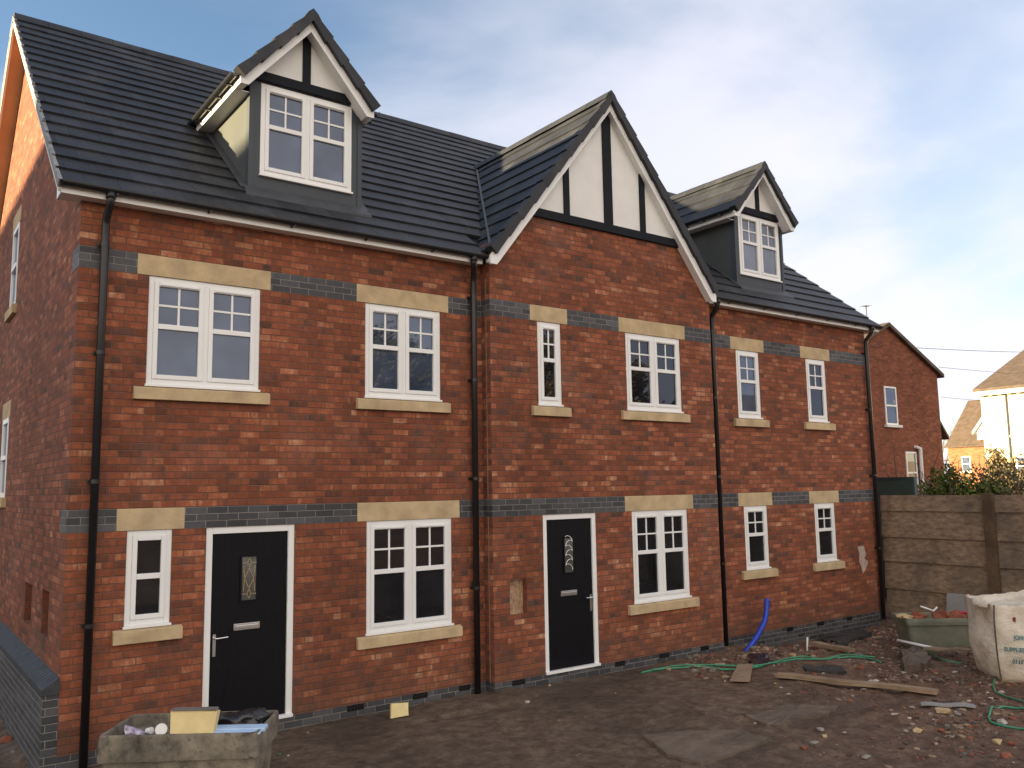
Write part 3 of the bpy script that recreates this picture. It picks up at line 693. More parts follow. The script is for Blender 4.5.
# dormers -------------------------------------------------------------
def dormer(xc, wx0, wx1, fx0, fx1):
    yf = .45; zt = 7.47
    d = MB()
    def rz(y): return roofz(y)+.0
    # front face with window hole
    wallgrid(d, fx0, fx1, rz(yf)-.1, 7.60, [(wx0, wx1, 6.295, 7.49)], .08, yf)
    ro = part(d, 'dormer', M['grey'])
    for sgn, xx in ((-1, fx0), (1, fx1)):
        ck = MB(); yb = (7.55-E0Z)/SL+E0Y
        x2 = xx+(.05 if sgn < 0 else -.05)
        ck.prismx([(yf+.001, rz(yf)-.1), (yf+.001, 7.55), (yb+.1, 7.55), (yb+.1, 7.5)], min(xx, x2), max(xx, x2)); part(ck, 'cheek', M['cheek'], ro)
        cp = MB(); cp.box(min(xx, x2)-.006, max(xx, x2)+.006, yf-.012, yf+.09, rz(yf)-.05, 7.5); part(cp, 'corner_board', M['grey'], ro)
        fl = MB(); q = .10*sgn; a = Vector((xx+q/2, yf-.05, rz(yf-.05)+.045)); b = Vector((xx+q/2, yb, rz(yb)+.045)); fl.bar(a, b, .10, .006, up=(0, -sn, cs)); part(fl, 'flashing', M['lead'], ro)
    ap = MB(); ap.box(fx0-.14, fx1+.14, 0, 0, 0, 0)
    ap = MB()
    for (ya, yb_) in ((yf-.16, yf+.005),):
        ap.add([(fx0-.08, ya, rz(ya)+.045), (fx1+.08, ya, rz(ya)+.045), (fx1+.05, yb_, rz(yb_)+.055), (fx0-.05, yb_, rz(yb_)+.055)], [(0, 1, 2, 3)])
        ap.add([(fx0-.08, ya, rz(ya)+.045), (fx1+.08, ya, rz(ya)+.045), (fx1+.08, ya, rz(ya)-.0), (fx0-.08, ya, rz(ya)-.0)], [(0, 1, 2, 3)])
    part(ap, 'apron', M['lead'], ro)
    AP = 8.45; S2 = 1.10; H = .90; xc -= .035
    rr, c2, s2, L2, zf2 = gable_roof(ro, xc, AP, S2, H, .2, None, M['tile'], 'dormer_roof', th=.026)
    mb = MB(); ridge(mb, (xc, .17, AP+.045), (xc, 3.5, AP+.045), [(-.12, -.12), (-.065, -.03), (0, .03), (.065, -.03), (.12, -.12), (0, -.03)]); part(mb, 'dormer_ridge_tiles', M['tile'], ro)
    mb = MB(); verge_caps(mb, xc, AP, S2, H, .2, .085); part(mb, 'dormer_verge', M['tile'], ro)
    mb = MB()
    for sd in (-1, 1): mb.add([(xc, .22, AP-.04), (xc+sd*(H-.02), .22, AP-.04-S2*(H-.02)), (xc+sd*(H-.02), 2.0, AP-.04-S2*(H-.02)), (xc, 3.5, AP-.04)], [(0, 1, 2, 3)])
    part(mb, 'underlay', M['timber'], ro)
    # barge
    z = lambda dd: AP-.07-S2*dd; mb = MB(); dp = .09; h2 = H-.015
    for sd in (-1, 1):
        mb.prism([(xc, z(0)), (xc+sd*h2, z(h2)), (xc+sd*h2, z(h2)-.09), (xc+sd*(h2-.10), z(h2)-.09), (xc, z(0)-dp*1.6)], .235, .262)
        mb.prism([(xc, z(0)-.04), (xc+sd*(h2-.02), z(h2-.02)-.03), (xc+sd*(h2-.02), z(h2)-.075), (xc+sd*(h2-.09), z(h2)-.075), (xc, z(0)-dp*1.35)], .262, yf+.001)
        # side fascia + soffit + gutter along the dormer eaves
        zz = z(h2)-.09; yb = (zz-E0Z)/SL+E0Y
        xa = xc+sd*h2; xb = xa-sd*.02
        mb.box(min(xa, xb), max(xa, xb), .262, yb+.05, zz, zz+.13)
        xs = fx0 if sd < 0 else fx1
        mb.box(min(xb, xs), max(xb, xs), yf+.001, yb+.1, zz+.005, zz+.02)
    part(mb, 'dormer_bargeboard', M['white'], ro, bevel=.002)
    for sd in (-1, 1):
        gm = MB(); yb = (7.36-E0Z)/SL+E0Y; xg = xc+sd*(h2+.055)
        n = 8; r = .05
        prof = [(math.cos(math.pi+math.pi*k/n)*r, math.sin(math.pi+math.pi*k/n)*r) for k in range(n+1)]; prof += [(a*.88, b*.88+.003) for a, b in prof[::-1]]; m = len(prof)
        zg = z(h2)+.035
        gm.add([(xg+a, yy, zg+b) for yy in (.27, yb+.05) for a, b in prof], [(k, (k+1) % m, (k+1) % m+m, k+m) for k in range(m)]+[tuple(range(m)), tuple(range(2*m-1, m-1, -1))])
        for k in range(4): gm.box(xg-.055, xg+.05, .5+k*.42, .53+k*.42, zg-.06, zg-.048)
        part(gm, 'dormer_gutter', M['black'], ro)
    # gable panel and timbers
    ax = AP-.13; pb = 7.52; xc += .02
    mb = MB(); mb.prism([(xc-(ax-pb)/S2, pb), (xc+(ax-pb)/S2, pb), (xc, ax)], yf-.02, yf+.03); part(mb, 'dormer_panel', M['cream'], ro)
    mb = MB(); mb.prism([(fx0-.0, 7.51), (fx1+.0, 7.51), (fx1-.06, 7.625), (fx0+.06, 7.625)], yf-.05, yf-.021); part(mb, 'dormer_beam', M['timber'], ro)
    mb = MB(); mb.prism([(xc-.052, 7.62), (xc+.052, 7.62), (xc+.052, ax-.06), (xc, ax), (xc-.052, ax-.06)], yf-.045, yf-.0215); part(mb, 'dormer_stud', M['timber'], ro)
    return ro
dormer(2.605, 2.015, 3.235, 1.875, 3.375)
dormer(11.66, 11.085, 12.285, 10.97, 12.39)
window(.45-.005, 2.015, 3.235, 6.30, 7.49, 2, True, 'glassup')
window(.45-.005, 11.085, 12.285, 6.31, 7.49, 2, True, 'glassbath')
mb = MB(); mb.tube([(13.2, 5, RIDGE), (13.2, 5, RIDGE+.3)], .01, 6)
#AERIAL

# ------------------------------------------------------------------ ground
def gh(x, y):
    z = -.10
    n1 = noise.noise(Vector((x*.35, y*.35, 3.1))); n2 = noise.noise(Vector((x*1.3, y*1.3, 1.7))); n3 = noise.noise(Vector((x*4.5, y*4.5, 9.2))); n4 = noise.noise(Vector((x*12, y*12, 5.2)))
    rough = min(1, max(0, (x-.35*y*-1-6.8)/2.5)) if y < 0 else 1
    rough = min(1, max(0, (x+y*.15-7.3)/2.0)) if y > -2.2 else max(min(1, max(0, (x+.9*y-1.6)/2.0)), 0)
    near = math.exp(-max(0, -y)/.8)
    d = 1 if (-.3 > y or y > 10.5 or x > 14.8) else .3
    z += n1*.05+n2*.02+(n3*.018+n4*.008)*(.5+rough*1.6)+abs(n3)*rough*.04
    z += .03*noise.noise(Vector((x*.9+y*1.6, (x*1.6-y*.9)*.25, 4)))
    # dip next to the plinth, deeper trench beside the right-hand house
    if y > -1.2: z -= .05*near
    if x > 9.8 and -1.4 < y < 1.0: z -= .16*min(1, (x-9.8)/.8)*max(0, 1-abs(y+.2)/1.1)*(1 if x < 14 else max(0, 1-(x-14)))
    if x > 11 and y < -.6: z += .15*min(1, (x-11)/3)*min(1, (-.6-y)/1.5)
    if x < 0: z -= .10*min(1, -x/.3)*(1 if y > -.3 else max(0, 1+(y+.3)/1.2))
    # soft mound in front of the left-hand house
    z += .05*math.exp(-((x-4.4)**2/4+(y+1.9)**2/1.2))
    if XM0 < x < XM1 and y > -1.2: z += .02
    if 2.4 < x < 5.2 and y > -.8: z += .04*min(1, (x-2.4)/2)
    return z
def axis(lo, hi, step, far):
    a = []; v = lo
    while v <= hi: a.append(v); v += step
    s = step; v = hi
    right = []
    while v < far: s *= 1.25; v += s; right.append(v)
    s = step; v = lo; left = []
    while v > -far: s *= 1.25; v -= s; left.append(v)
    return left[::-1]+a+right
xs = axis(-1.2, 15.2, .05, 600); ys = axis(-7.2, .1, .05, 600)
gv = []; gf = []
for y in ys:
    for x in xs:
        far = abs(x) > 60 or abs(y) > 60
        gv.append((x, y, -.1 if far else gh(x, y)))
nx = len(xs)
for j in range(len(ys)-1):
    for i in range(nx-1):
        gf.append((j*nx+i, j*nx+i+1, (j+1)*nx+i+1, (j+1)*nx+i))
me = bpy.data.meshes.new('ground'); me.from_pydata(gv, [], gf); me.materials.append(M['dirt'])
for p in me.polygons: p.use_smooth = True
o = bpy.data.objects.new('ground', me); COL.objects.link(o); tag(o, 'bare churned brown earth of the building plot', 'ground', kind='structure')

# rubble ---------------------------------------------------------------
ICO = None
def rockverts(r, seed, flat=.7, n=1):
    import bmesh
    bm = bmesh.new(); bmesh.ops.create_icosphere(bm, subdivisions=n, radius=1)
    q = random.Random(seed); sx, sy, sz = q.uniform(.7, 1.3), q.uniform(.7, 1.2), q.uniform(.5, .9)*flat; off = q.uniform(0, 99)
    vs = []
    for v in bm.verts:
        d = 1+.75*noise.noise(v.co*1.5+Vector((off, 0, 0)))
        vs.append((v.co.x*sx*d*r, v.co.y*sy*d*r, v.co.z*sz*d*r))
    fs = [tuple(v.index for v in f.verts) for f in bm.faces]; bm.free(); return vs, fs
rocks = [rockverts(1, i, n=1) for i in range(14)]
mb = MB()
def dens(x, y):
    g_ = (x-.55*y)*.14
    return g_
cnt = 0
while cnt < 15000:
    x = rnd.uniform(3.5, 14.6); y = rnd.uniform(-7, -.22)
    if y > YB-.05 and x < XM1+.1: continue
    t = max(0, min(1, (x-.9*abs(y)*-1-9.0)/3.0)) if y < -2.6 else (max(0, min(1, (x-7.8)/2.5))*.8 if y < -.2 else 1)
    if rnd.random() > max(.02, t*t): cnt += .2; continue
    if noise.noise(Vector((x*1.2, y*1.2, 7))) < rnd.uniform(-.5, .35): cnt += .2; continue
    s = .006+.030*rnd.random()**3.5; s *= (1.7 if rnd.random() < .04 else 1)
    vs, fs = rocks[rnd.randrange(14)]; a = rnd.uniform(0, 6.28); ca, sa = math.cos(a), math.sin(a); z = gh(x, y)
    mb.add([(x+s*(vx*ca-vy*sa), y+s*(vx*sa+vy*ca), z+s*(vz+.15)) for vx, vy, vz in vs], fs); cnt += 1
for _ in range(1500):   # earth clods and broken brick along the foot of the right-hand walls
    x = rnd.uniform(7.6, 14.4); y = -.25-abs(rnd.gauss(0, .75)); 
    if noise.noise(Vector((x*1.6, y*1.6, 17))) < -.05: continue
    s = .012+.05*rnd.random()**3; vs, fs = rocks[rnd.randrange(14)]; a = rnd.uniform(0, 6.28); ca, sa = math.cos(a), math.sin(a); z = gh(x, y)
    mb.add([(x+s*(vx*ca-vy*sa), y+s*(vx*sa+vy*ca), z+s*(vz+.1)) for vx, vy, vz in vs], fs)
o = mb.build('gravel', M['rubble']); tag(o, 'scattered gravel, brick crumbs and small stones over the dirt', 'gravel', kind='stuff')

def rock(x, y, r, mat, label, name='stone', flat=.75, cat='stone', seed=None, z=None):
    vs, fs = rockverts(r, seed if seed is not None else int(x*100-y*37), flat, 1 if seed is None or seed >= 100 else 2); zz = gh(x, y)+r*.25 if z is None else z
    mb = MB(); mb.add(vs, fs); o = mb.build(name, M[mat]); o.location = (x, y, zz); o.rotation_euler.z = rnd.uniform(0, 6); tag(o, label, cat)
    return o
#ROCKS

# ------------------------------------------------------------------ camera
W_, H_ = 1024, 768
yaw, pit, rol = R(36.58), R(6.905), R(-.933); f = 857.826
fw = Vector((math.sin(yaw)*math.cos(pit), math.cos(yaw)*math.cos(pit), math.sin(pit)))
rt = Vector((math.cos(yaw), -math.sin(yaw), 0)); up = rt.cross(fw)
rt2 = rt*math.cos(rol)+up*math.sin(rol); up2 = up*math.cos(rol)-rt*math.sin(rol)
CAM = Vector((-1.548, -9.447, 2.471))
def px(u, v, ax, val):
    d = fw+rt2*((u-512)/f)-up2*((v-384)/f); t = (val-CAM[ax])/d[ax]; return CAM+d*t
def pg(u, v):     # point of the ground seen at pixel
    z = -.1
    for _ in range(6):
        p = px(u, v, 2, z); z = gh(p.x, p.y)
    return Vector((p.x, p.y, z))
cam = bpy.data.cameras.new('camera'); co = bpy.data.objects.new('camera', cam); COL.objects.link(co)
m = Matrix((rt2, up2, -fw)).transposed().to_4x4(); m.translation = CAM; co.matrix_world = m
cam.sensor_width = 36; cam.lens = f/W_*36; cam.clip_end = 3000; cam.clip_start = .05; SC.camera = co

#OBJECTS
def gabled_house(name, label, cat, x0, x1, y0, y1, ez, rz_, wallm, roofm, axis='y', over=.2):
    """simple far house: walls as one shell, two roof slabs; ridge along the axis"""
    h = empty(name, ((x0+x1)/2, (y0+y1)/2, 0)); tag(h, label, cat)
    mb = MB()
    if axis == 'y':
        xc = (x0+x1)/2; mb.prism([(x0, -.6), (x1, -.6), (x1, ez), (xc, rz_), (x0, ez)], y0, y1)
        rf = MB(); k = (rz_-ez)/(xc-x0)
        for s, xe in ((-1, x0-over), (1, x1+over)):
            za = ez-k*over; rf.prism([(xe, za+.02), (xc, rz_+.02), (xc, rz_+.16), (xe, za+.14)], y0-over, y1+over)
    else:
        yc = (y0+y1)/2; mb.prismx([(y0, -.6), (y1, -.6), (y1, ez), (yc, rz_), (y0, ez)], x0, x1)
        rf = MB(); k = (rz_-ez)/(yc-y0)
        for s, ye in ((-1, y0-over), (1, y1+over)):
            za = ez-k*over; rf.prismx([(ye, za+.02), (yc, rz_+.02), (yc, rz_+.16), (ye, za+.14)], x0-over, x1+over)
    part(mb, 'wall', wallm, h); part(rf, 'roof', roofm, h)
    return h
def flatwin(parent, axis, plane, a, b, c, d, sill=True, mat='glassup', bars=0):
    """window standing proud of a far wall; axis x: wall faces -x, axis y: faces -y"""
    P = (lambda m, w0, w1, u0, u1, z0, z1: m.box(plane+w0, plane+w1, u0, u1, z0, z1)) if axis == 'x' else (lambda m, w0, w1, u0, u1, z0, z1: m.box(u0, u1, plane+w0, plane+w1, z0, z1))
    f_ = MB(); t = .06
    P(f_, -.04, .02, a, a+t, c, d); P(f_, -.04, .02, b-t, b, c, d); P(f_, -.04, .02, a+t, b-t, d-t, d); P(f_, -.04, .02, a+t, b-t, c, c+t); P(f_, -.045, .02, a+t, b-t, (c+d)/2-.03, (c+d)/2+.03)
    for k in range(bars): u = a+(b-a)*(k+1)/(bars+1); P(f_, -.035, .02, u-.02, u+.02, c+t, d-t)
    o = part(f_, 'window', M['white'], parent)
    g_ = MB(); P(g_, -.01, .01, a+t-.01, b-t+.01, c+t-.01, d-t+.01); part(g_, 'pane', M[mat], o)
    if sill: s_ = MB(); P(s_, -.12, .02, a-.1, b+.15, c-.1, c-.002); part(s_, 'sill', M['paper'], o)
    return o

# old red brick house standing behind ------------------------------------
oh = empty('brick_house', (29.3, 12, 0)); tag(oh, 'old red brick house with a plain gable behind the end of the new terrace', 'house')
mb = MB(); mb.prism([(25.55, -.6), (32.85, -.6), (32.85, 6.75), (29.28, 8.35), (25.55, 6.75)], 8, 19); mb.prism([(32.85, -.6), (33.45, -.6), (33.45, 4.3), (32.85, 4.95)], 8.3, 15)
part(mb, 'wall', M['oldbrick'], oh)
rf = MB()
rf.prism([(25.3, 6.62), (29.28, 8.37), (29.28, 8.52), (25.3, 6.77)], 7.85, 19.2); rf.prism([(33.15, 6.63), (29.28, 8.37), (29.28, 8.52), (33.15, 6.78)], 7.85, 19.2)
rf.prism([(33.75, 4.15), (32.8, 5.15), (32.8, 5.28), (33.75, 4.28)], 8.15, 15.2); part(rf, 'roof', M['browntile'], oh)
flatwin(oh, 'y', 8, 28.80, 29.62, 4.60, 6.05)
flatwin(oh, 'y', 8, 30.0, 30.75, 2.0, 3.6, sill=False)
mb = MB(); mb.tube([(30.95, 7.9, 3.75), (30.95, 7.9, 0)], .07, 8); mb.tube([(30.6, 7.9, 3.8), (30.95, 7.9, 3.72)], .06, 8); part(mb, 'waste_pipe', M['paper'], oh)
ae = MB(); A = px(866, 306, 1, 9.5); ae.tube([(A.x, 9.5, 6.9), (A.x, 9.5, A.z)], .025, 6); ae.bar((A.x-.22, 9.5, A.z-.02), (A.x+.2, 9.5, A.z+.02), .03, .03)
for k in range(4): ae.bar((A.x-.2+k*.12, 9.35, A.z-.02+k*.01), (A.x-.2+k*.12, 9.65, A.z-.02+k*.01), .02, .02)
o = ae.build('tv_aerial', M['cable']); tag(o, 'small television aerial on a thin mast above the terrace end', 'aerial')
# orange brick house far away ---------------------------------------------
h = gabled_house('brick_house', 'distant sunlit orange brick house with brown roof and a small white dormer', 'house', 80, 90.2, 12, 31.4, 5.7, 10.15, M['orange'], M['browntile'], 'y', .2)
flatwin(h, 'x', 80, 29.4, 30.2, 3.3, 4.7); flatwin(h, 'x', 80, 26.2, 27.2, 2.8, 4.9)
mb = MB(); mb.prismx([(26.9, 5.85), (28.8, 5.85), (28.8, 7.0), (27.85, 8.35), (26.9, 7.0)], 80.4, 83.2); dm = part(mb, 'dormer', M['cream'], h)
mb = MB()
for s in (-1, 1): mb.prismx([(27.85, 8.37), (27.85+s*1.25, 6.7), (27.85+s*1.25, 6.95), (27.85, 8.64)], 80.1, 83.4)
part(mb, 'dormer_roof', M['paper'], dm)
mb = MB(); mb.box(80.34, 80.41, 27.45, 28.25, 6.1, 6.95); part(mb, 'dormer_pane', M['glassup'], dm)
# white rendered house ------------------------------------------------------
Q = px(1024, 352, 1, 16.8); kk = (Q.z-8.2)/(Q.x-54.8)
wh = empty('rendered_house', (61, 4, 0)); tag(wh, 'sunlit cream rendered house with a brown roof and ivy below', 'house')
mb = MB(); mb.prism([(55, 3.8), (72, 3.8), (72, 8.25), (63.5, 8.25+8.5*kk), (55, 8.25)], -6, 16.55); part(mb, 'wall', M['render'], wh)
mb = MB(); mb.box(55.05, 71.9, -6, 16.5, -.6, 3.8); part(mb, 'lower_wall', plain('buff_brick_base', (.45, .31, .16), .9, .2, 2), wh)
mb = MB(); mb.prism([(54.6, 8.02), (63.5, 8.22+8.5*kk), (63.5, 8.45+8.5*kk), (54.6, 8.25)], -6.1, 16.8); mb.prism([(72.4, 8.02), (63.5, 8.22+8.5*kk), (63.5, 8.45+8.5*kk), (72.4, 8.25)], -6.1, 16.8); rr = part(mb, 'roof', M['browntile'], wh)
mb = MB(); mb.box(54.55, 54.7, -6.1, 16.8, 7.8, 8.05)
for k in range(34): mb.box(54.75, 54.98, 16.3-k*.55, 16.5-k*.55, 7.75, 7.97)
part(mb, 'cornice', M['paper'], wh)
flatwin(wh, 'x', 55, 12.9, 14.8, 5.2, 7.45, bars=3, mat='glassbath'); flatwin(wh, 'x', 55.05, 14.2, 14.75, 2.5, 4.1, bars=0)
mb = MB(); mb.tube([(54.9, 15.0, 7.8), (54.9, 15.0, 0)], .05, 6); part(mb, 'downpipe', M['cable'], wh)

# leafy things ---------------------------------------------------------------
def leafcloud(mb, c, rad, n, size, seed, thin=.25, lo=-1):
    q = random.Random(seed); c = Vector(c)
    k = 0
    while k < n:
        d = Vector((q.gauss(0, 1), q.gauss(0, 1), q.gauss(0, 1))).normalized(); r = (q.random()**.45)
        lump = .72+.45*noise.noise(d*2.1+Vector((seed, 0, 0)))+.22*noise.noise(d*6+Vector((0, seed, 0)))
        p = c+Vector((d.x*rad[0], d.y*rad[1], d.z*rad[2]))*r*lump*1.15
        if p.z < -.05: k += .3; continue
        if noise.noise(p*2.3+Vector((seed, 3, 1))) < -thin: k += .3; continue
        s = size*q.uniform(.6, 1.4); a = Vector((q.gauss(0, 1), q.gauss(0, 1), q.gauss(0, 1))).normalized(); b = a.orthogonal().normalized(); e = a.cross(b)
        mb.add([p-b*s, p+e*s*.5, p+b*s, p-e*s*.5], [(0, 1, 2, 3)]); k += 1
def branches(mb, p, d, L, r, depth, q, spread=.55, tips=None):
    n = 3; pts = [Vector(p)]; dd = Vector(d)
    for i in range(n):
        dd = (dd+Vector((q.gauss(0, .12), q.gauss(0, .12), q.gauss(0, .06)))).normalized(); pts.append(pts[-1]+dd*L/n)
    mb.tube(pts, [r*(1-.35*i/n) for i in range(n+1)], 5 if depth > 1 else 3, closed=False)
    if depth <= 0:
        if tips is not None: tips.append(pts[-1]); tips.append(pts[-2])
        return
    for k in range(q.choice((2, 3, 3))):
        nd = (dd+Vector((q.gauss(0, spread), q.gauss(0, spread), q.gauss(.1, spread*.7)))).normalized()
        branches(mb, pts[-1-(k % 2)], nd, L*q.uniform(.62, .85), r*.58, depth-1, q, spread, tips)
def bush(name, label, c, rad, n, size, mat, seed, thin=.25, stems=6, cat='bush'):
    b_ = empty(name, (c[0], c[1], 0)); tag(b_, label, cat)
    mb = MB(); leafcloud(mb, c, rad, n, size, seed, thin); part(mb, 'foliage', M[mat], b_)
    mb = MB(); q = random.Random(seed)
    for k in range(stems): a = q.uniform(0, 6.3); branches(mb, (c[0]+.1*math.cos(a), c[1]+.1*math.sin(a), -.15), Vector((math.cos(a)*.4, math.sin(a)*.4, 1)).normalized(), c[2]*.9, .03, 2, q)
    part(mb, 'stem', M['twig'], b_); return b_
bush('evergreen_bush', 'green leafy bush showing over the fence beside the old brick house', (20.2, 1.55, 1.75), (.9, .72, 1.2), 6500, .055, 'leaf', 3)
bush('dark_bush', 'dark low evergreen bush just right of the brighter leafy bush', (21.0, .95, 1.6), (.9, .8, 1.12), 5500, .06, 'leaf', 13)
bush('bare_bush', 'brown twiggy rounded bush over the fence below the orange house', (21.5, .75, 1.75), (1.1, 1.25, 1.52), 5200, .045, 'drybush', 8, .1, 14)
bush('bare_shrub', 'brown dry shrub in front of the cream house wall', (24.5, -.35, 1.7), (1.2, 1.1, 1.35), 3800, .05, 'drybush', 21, .05, 12)
iv = MB(); leafcloud(iv, (54.8, 15.8, 2.1), (.3, 1.1, 2.6), 2600, .13, 5, .1); leafcloud(iv, (54.8, 14.2, 1.7), (.3, 1.1, 2.1), 1800, .13, 6, .1); tag(iv.build('ivy', M['ivy']), 'tangled golden ivy climbing the lower wall of the cream house', 'ivy')
def tree(name, label, x, y, h, seed, leafm=None, nl=0, depth=5, r=.22, size=.12, spread=.5):
    t_ = empty(name, (x, y, -.1)); tag(t_, label, 'tree'); q = random.Random(seed); tips = []
    mb = MB(); mb.tube([(x, y, -.3), (x+.05, y, h*.16), (x-.03, y+.04, h*.32)], [r*1.25, r, r*.85], 9); part(mb, 'trunk', M['twig'], t_)
    mb = MB()
    for k in range(5): a = k*1.26+q.uniform(-.3, .3); branches(mb, (x-.03, y+.04, h*(.22+.02*k)), Vector((math.cos(a)*.6, math.sin(a)*.6, 1)).normalized(), h*.23, r*.55, depth-1, q, spread, tips)
    if leafm:
        lf_ = MB()
        for p in tips:
            for _ in range(max(1, nl//len(tips))):
                c = p+Vector((q.gauss(0, .35), q.gauss(0, .35), q.gauss(0, .3))); a = Vector((q.gauss(0, 1), q.gauss(0, 1), q.gauss(0, 1))).normalized(); b = a.orthogonal().normalized(); e = a.cross(b); s = size*q.uniform(.6, 1.3)
                lf_.add([c-b*s, c+e*s*.6, c+b*s, c-e*s*.6], [(0, 1, 2, 3)])
        cr = part(mb, 'crown', M['twig'], t_); part(lf_, 'foliage', M[leafm], cr)
    else: part(mb, 'crown', M['twig'], t_)
    return t_
B = px(950, 470, 0, 95); tree('bare_tree', 'hazy leafless tree on the skyline between the two far houses', B.x, B.y, 10.2, 4, depth=6, r=.2, spread=.55)
tree('broad_tree', 'leafless tree across the plot, seen mirrored in the first-floor windows', 20, -33, 12.5, 11, 'drybush', 9000, 5, .28, .16)
tree('autumn_tree', 'brown-leaved tree across the plot, mirrored in the gable windows', 36, -36, 15, 12, 'ivy', 16000, 5, .3, .2)
tree('dark_tree', 'dark evergreen tree across the plot, mirrored in the windows', 28, -38, 13, 15, 'leaf', 16000, 5, .3, .2)
gabled_house('brick_house', 'orange brick house across the plot, mirrored in the end window', 'house', 52, 66, -44, -34, 6.5, 10.2, M['orange'], M['browntile'], 'x', .2)
nb = gabled_house('rendered_house', 'long pale rendered neighbour left of the terrace that shades its side wall', 'house', -32, -20, 1, 27, 8.2, 12.35, M['render'], M['browntile'], 'y', .2)
flatwin(nb, 'x', -32, 8, 9.2, 4, 5.4)
# overhead wires
def wire(a, b, r, label, sag=.25):
    mb = MB(); a = Vector(a); b = Vector(b); pts = [a.lerp(b, i/14)-Vector((0, 0, sag*4*(i/14)*(1-i/14))) for i in range(15)]
    mb.tube(pts, r, 5); tag(mb.build('overhead_wire', M['cable']), label, 'wire', 'overhead wires')
wire(px(864, 344.5, 1, 7.75), px(1080, 352, 1, 12), .012, 'highest overhead wire crossing in front of the old brick gable', .12)
wire(px(938, 367, 1, 10), px(1080, 376, 1, 14), .010, 'middle overhead wire leaving the eaves of the old brick house', .1)
wire(px(941, 397, 1, 12), px(1060, 404, 1, 17), .010, 'lowest overhead wire above the distant orange house', .1)
# shed behind the fence
mb = MB(); mb.box(17, 17.06, .66, 2.9, -.15, 2.54); mb.box(16.97, 17.09, .63, .70, -.15, 2.57); mb.box(16.97, 17.09, .7, 2.9, 2.54, 2.575)
tag(mb.build('metal_screen', M['greybox']), 'dark green flat metal screen peeping over the fence by the terrace corner', 'screen')

# fence ----------------------------------------------------------------------
fe = empty('board_fence', (14.72, -4, 0)); tag(fe, 'tall mottled brown board fence running forward from the terrace corner', 'fence')
edges = [-.35, .39, .92, 1.39, 1.90, 2.21]
ysf = [.12, -2.0, -4.4, -6.8, -9.2]
for i in range(4):
    for k in range(5):
        mb = MB(); a, b = edges[k], edges[k+1]; j = rnd.uniform(-.006, .006)
        mb.prismx([], 0, 0) if False else None
        ya, yb = ysf[i+1]+.004, ysf[i]-.004
        mb.prism([(14.66+j, a), (14.70+j, a), (14.745+j, b+.01), (14.722+j, b+.01)], ya, yb) if False else mb.prism([(14.655+j, a), (14.735+j, a), (14.745+j, b-.006), (14.70+j, b-.006)], ya, yb)
        part(mb, 'fence_board', M['fence'], fe)
pm = wood('fence_post_wood', (.13, .085, .055))
for i, yy in enumerate(ysf[1:]):
    mb = MB(); mb.box(14.56, 14.65, yy-.09, yy+.09, -.4, 2.24); part(mb, 'post', pm, fe, bevel=.006)
# grey sheet leaning on the fence
a = px(946, 593, 0, 14.5); mb = MB(); mb.prism([(14.30, a.z-1.1), (14.325, a.z-1.1), (14.555, a.z), (14.53, a.z)], a.y-1.6, a.y); tag(mb.build('leaning_sheet', M['sheet']), 'pale grey flat sheet leaning against the fence behind the bulk bag', 'sheet')

# tubs -----------------------------------------------------------------------
def tub(name, label, c, rzr, w, d, ztop, zbot, lip, tap, mat, rimsag=0.0):
    e = empty(name, (c[0], c[1], zbot), rzr); tag(e, label, 'tub')
    mb = MB(); H = ztop-zbot
    def ring(wx, wy, z, jit=0):
        pts = []; n = 12; rr = .05
        for (sx, sy, a0) in ((1, 1, 0), (-1, 1, 90), (-1, -1, 180), (1, -1, 270)):
            for k in range(5):
                a = R(a0+k*22.5); pts.append((sx*(wx/2-rr)+rr*math.cos(a), sy*(wy/2-rr)+rr*math.sin(a), z))
        return pts
    lv = [(w-2*tap*H, d-2*tap*H, 0), (w-2*tap*lip-.02, d-2*tap*lip-.02, H-lip), (w-.0, d-.0, H-lip), (w+.01, d+.01, H-lip*.5), (w, d, H-.012), (w-.01, d-.01, H), (w-.05, d-.05, H), (w-.06, d-.06, H-.01), (w-.08-2*tap*H*.8, d-.08-2*tap*H*.8, .06)]
    rings = [ring(*l) for l in lv]; n = len(rings[0]); vs = []
    for i, r_ in enumerate(rings):
        for (x, y, z) in r_:
            q = noise.noise(Vector((x*3+c[0], y*3, z*3)))*.012
            vs.append((x+q, y+q, z+(q*.9 if i > 1 else 0)-rimsag*(1-(2*x/w)**2)*(z/H)))
    fs = []
    for i in range(len(rings)-1):
        for k in range(n): fs.append((i*n+k, i*n+(k+1) % n, (i+1)*n+(k+1) % n, (i+1)*n+k))
    fs += [tuple(range(n-1, -1, -1)), tuple(range((len(rings)-1)*n, len(rings)*n))]
    mb.add(vs, fs); o = mb.build('tub_shell', M[mat]); o.parent = e
    return e
def place(mb, name, mat, loc, rz=0, rx=0, ry=0, label=None, cat=None, group=None, **kw):
    o = mb.build(name, M[mat] if isinstance(mat, str) else mat, **kw); o.location = loc; o.rotation_euler = (rx, ry, rz); tag(o, label, cat, group); return o
TY = R(-35); TC = Vector((.67, -1.99, 0)); tx = Vector((math.cos(TY), math.sin(TY), 0)); ty = Vector((-tx.y, tx.x, 0))
tub('mortar_tub', 'cement-stained rectangular mortar tub holding rubbish near the first door', (TC.x, TC.y), TY, 1.24, .70, .60, -.14, .19, .10, 'tubmat')
def inT(u, v, z): return TC+tx*u+ty*v+Vector((0, 0, z))
mb = MB(); mb.add([(-.55, -.3, .0), (.55, -.3, .0), (.55, .3, .02), (-.55, .3, .02)], [(0, 1, 2, 3)])
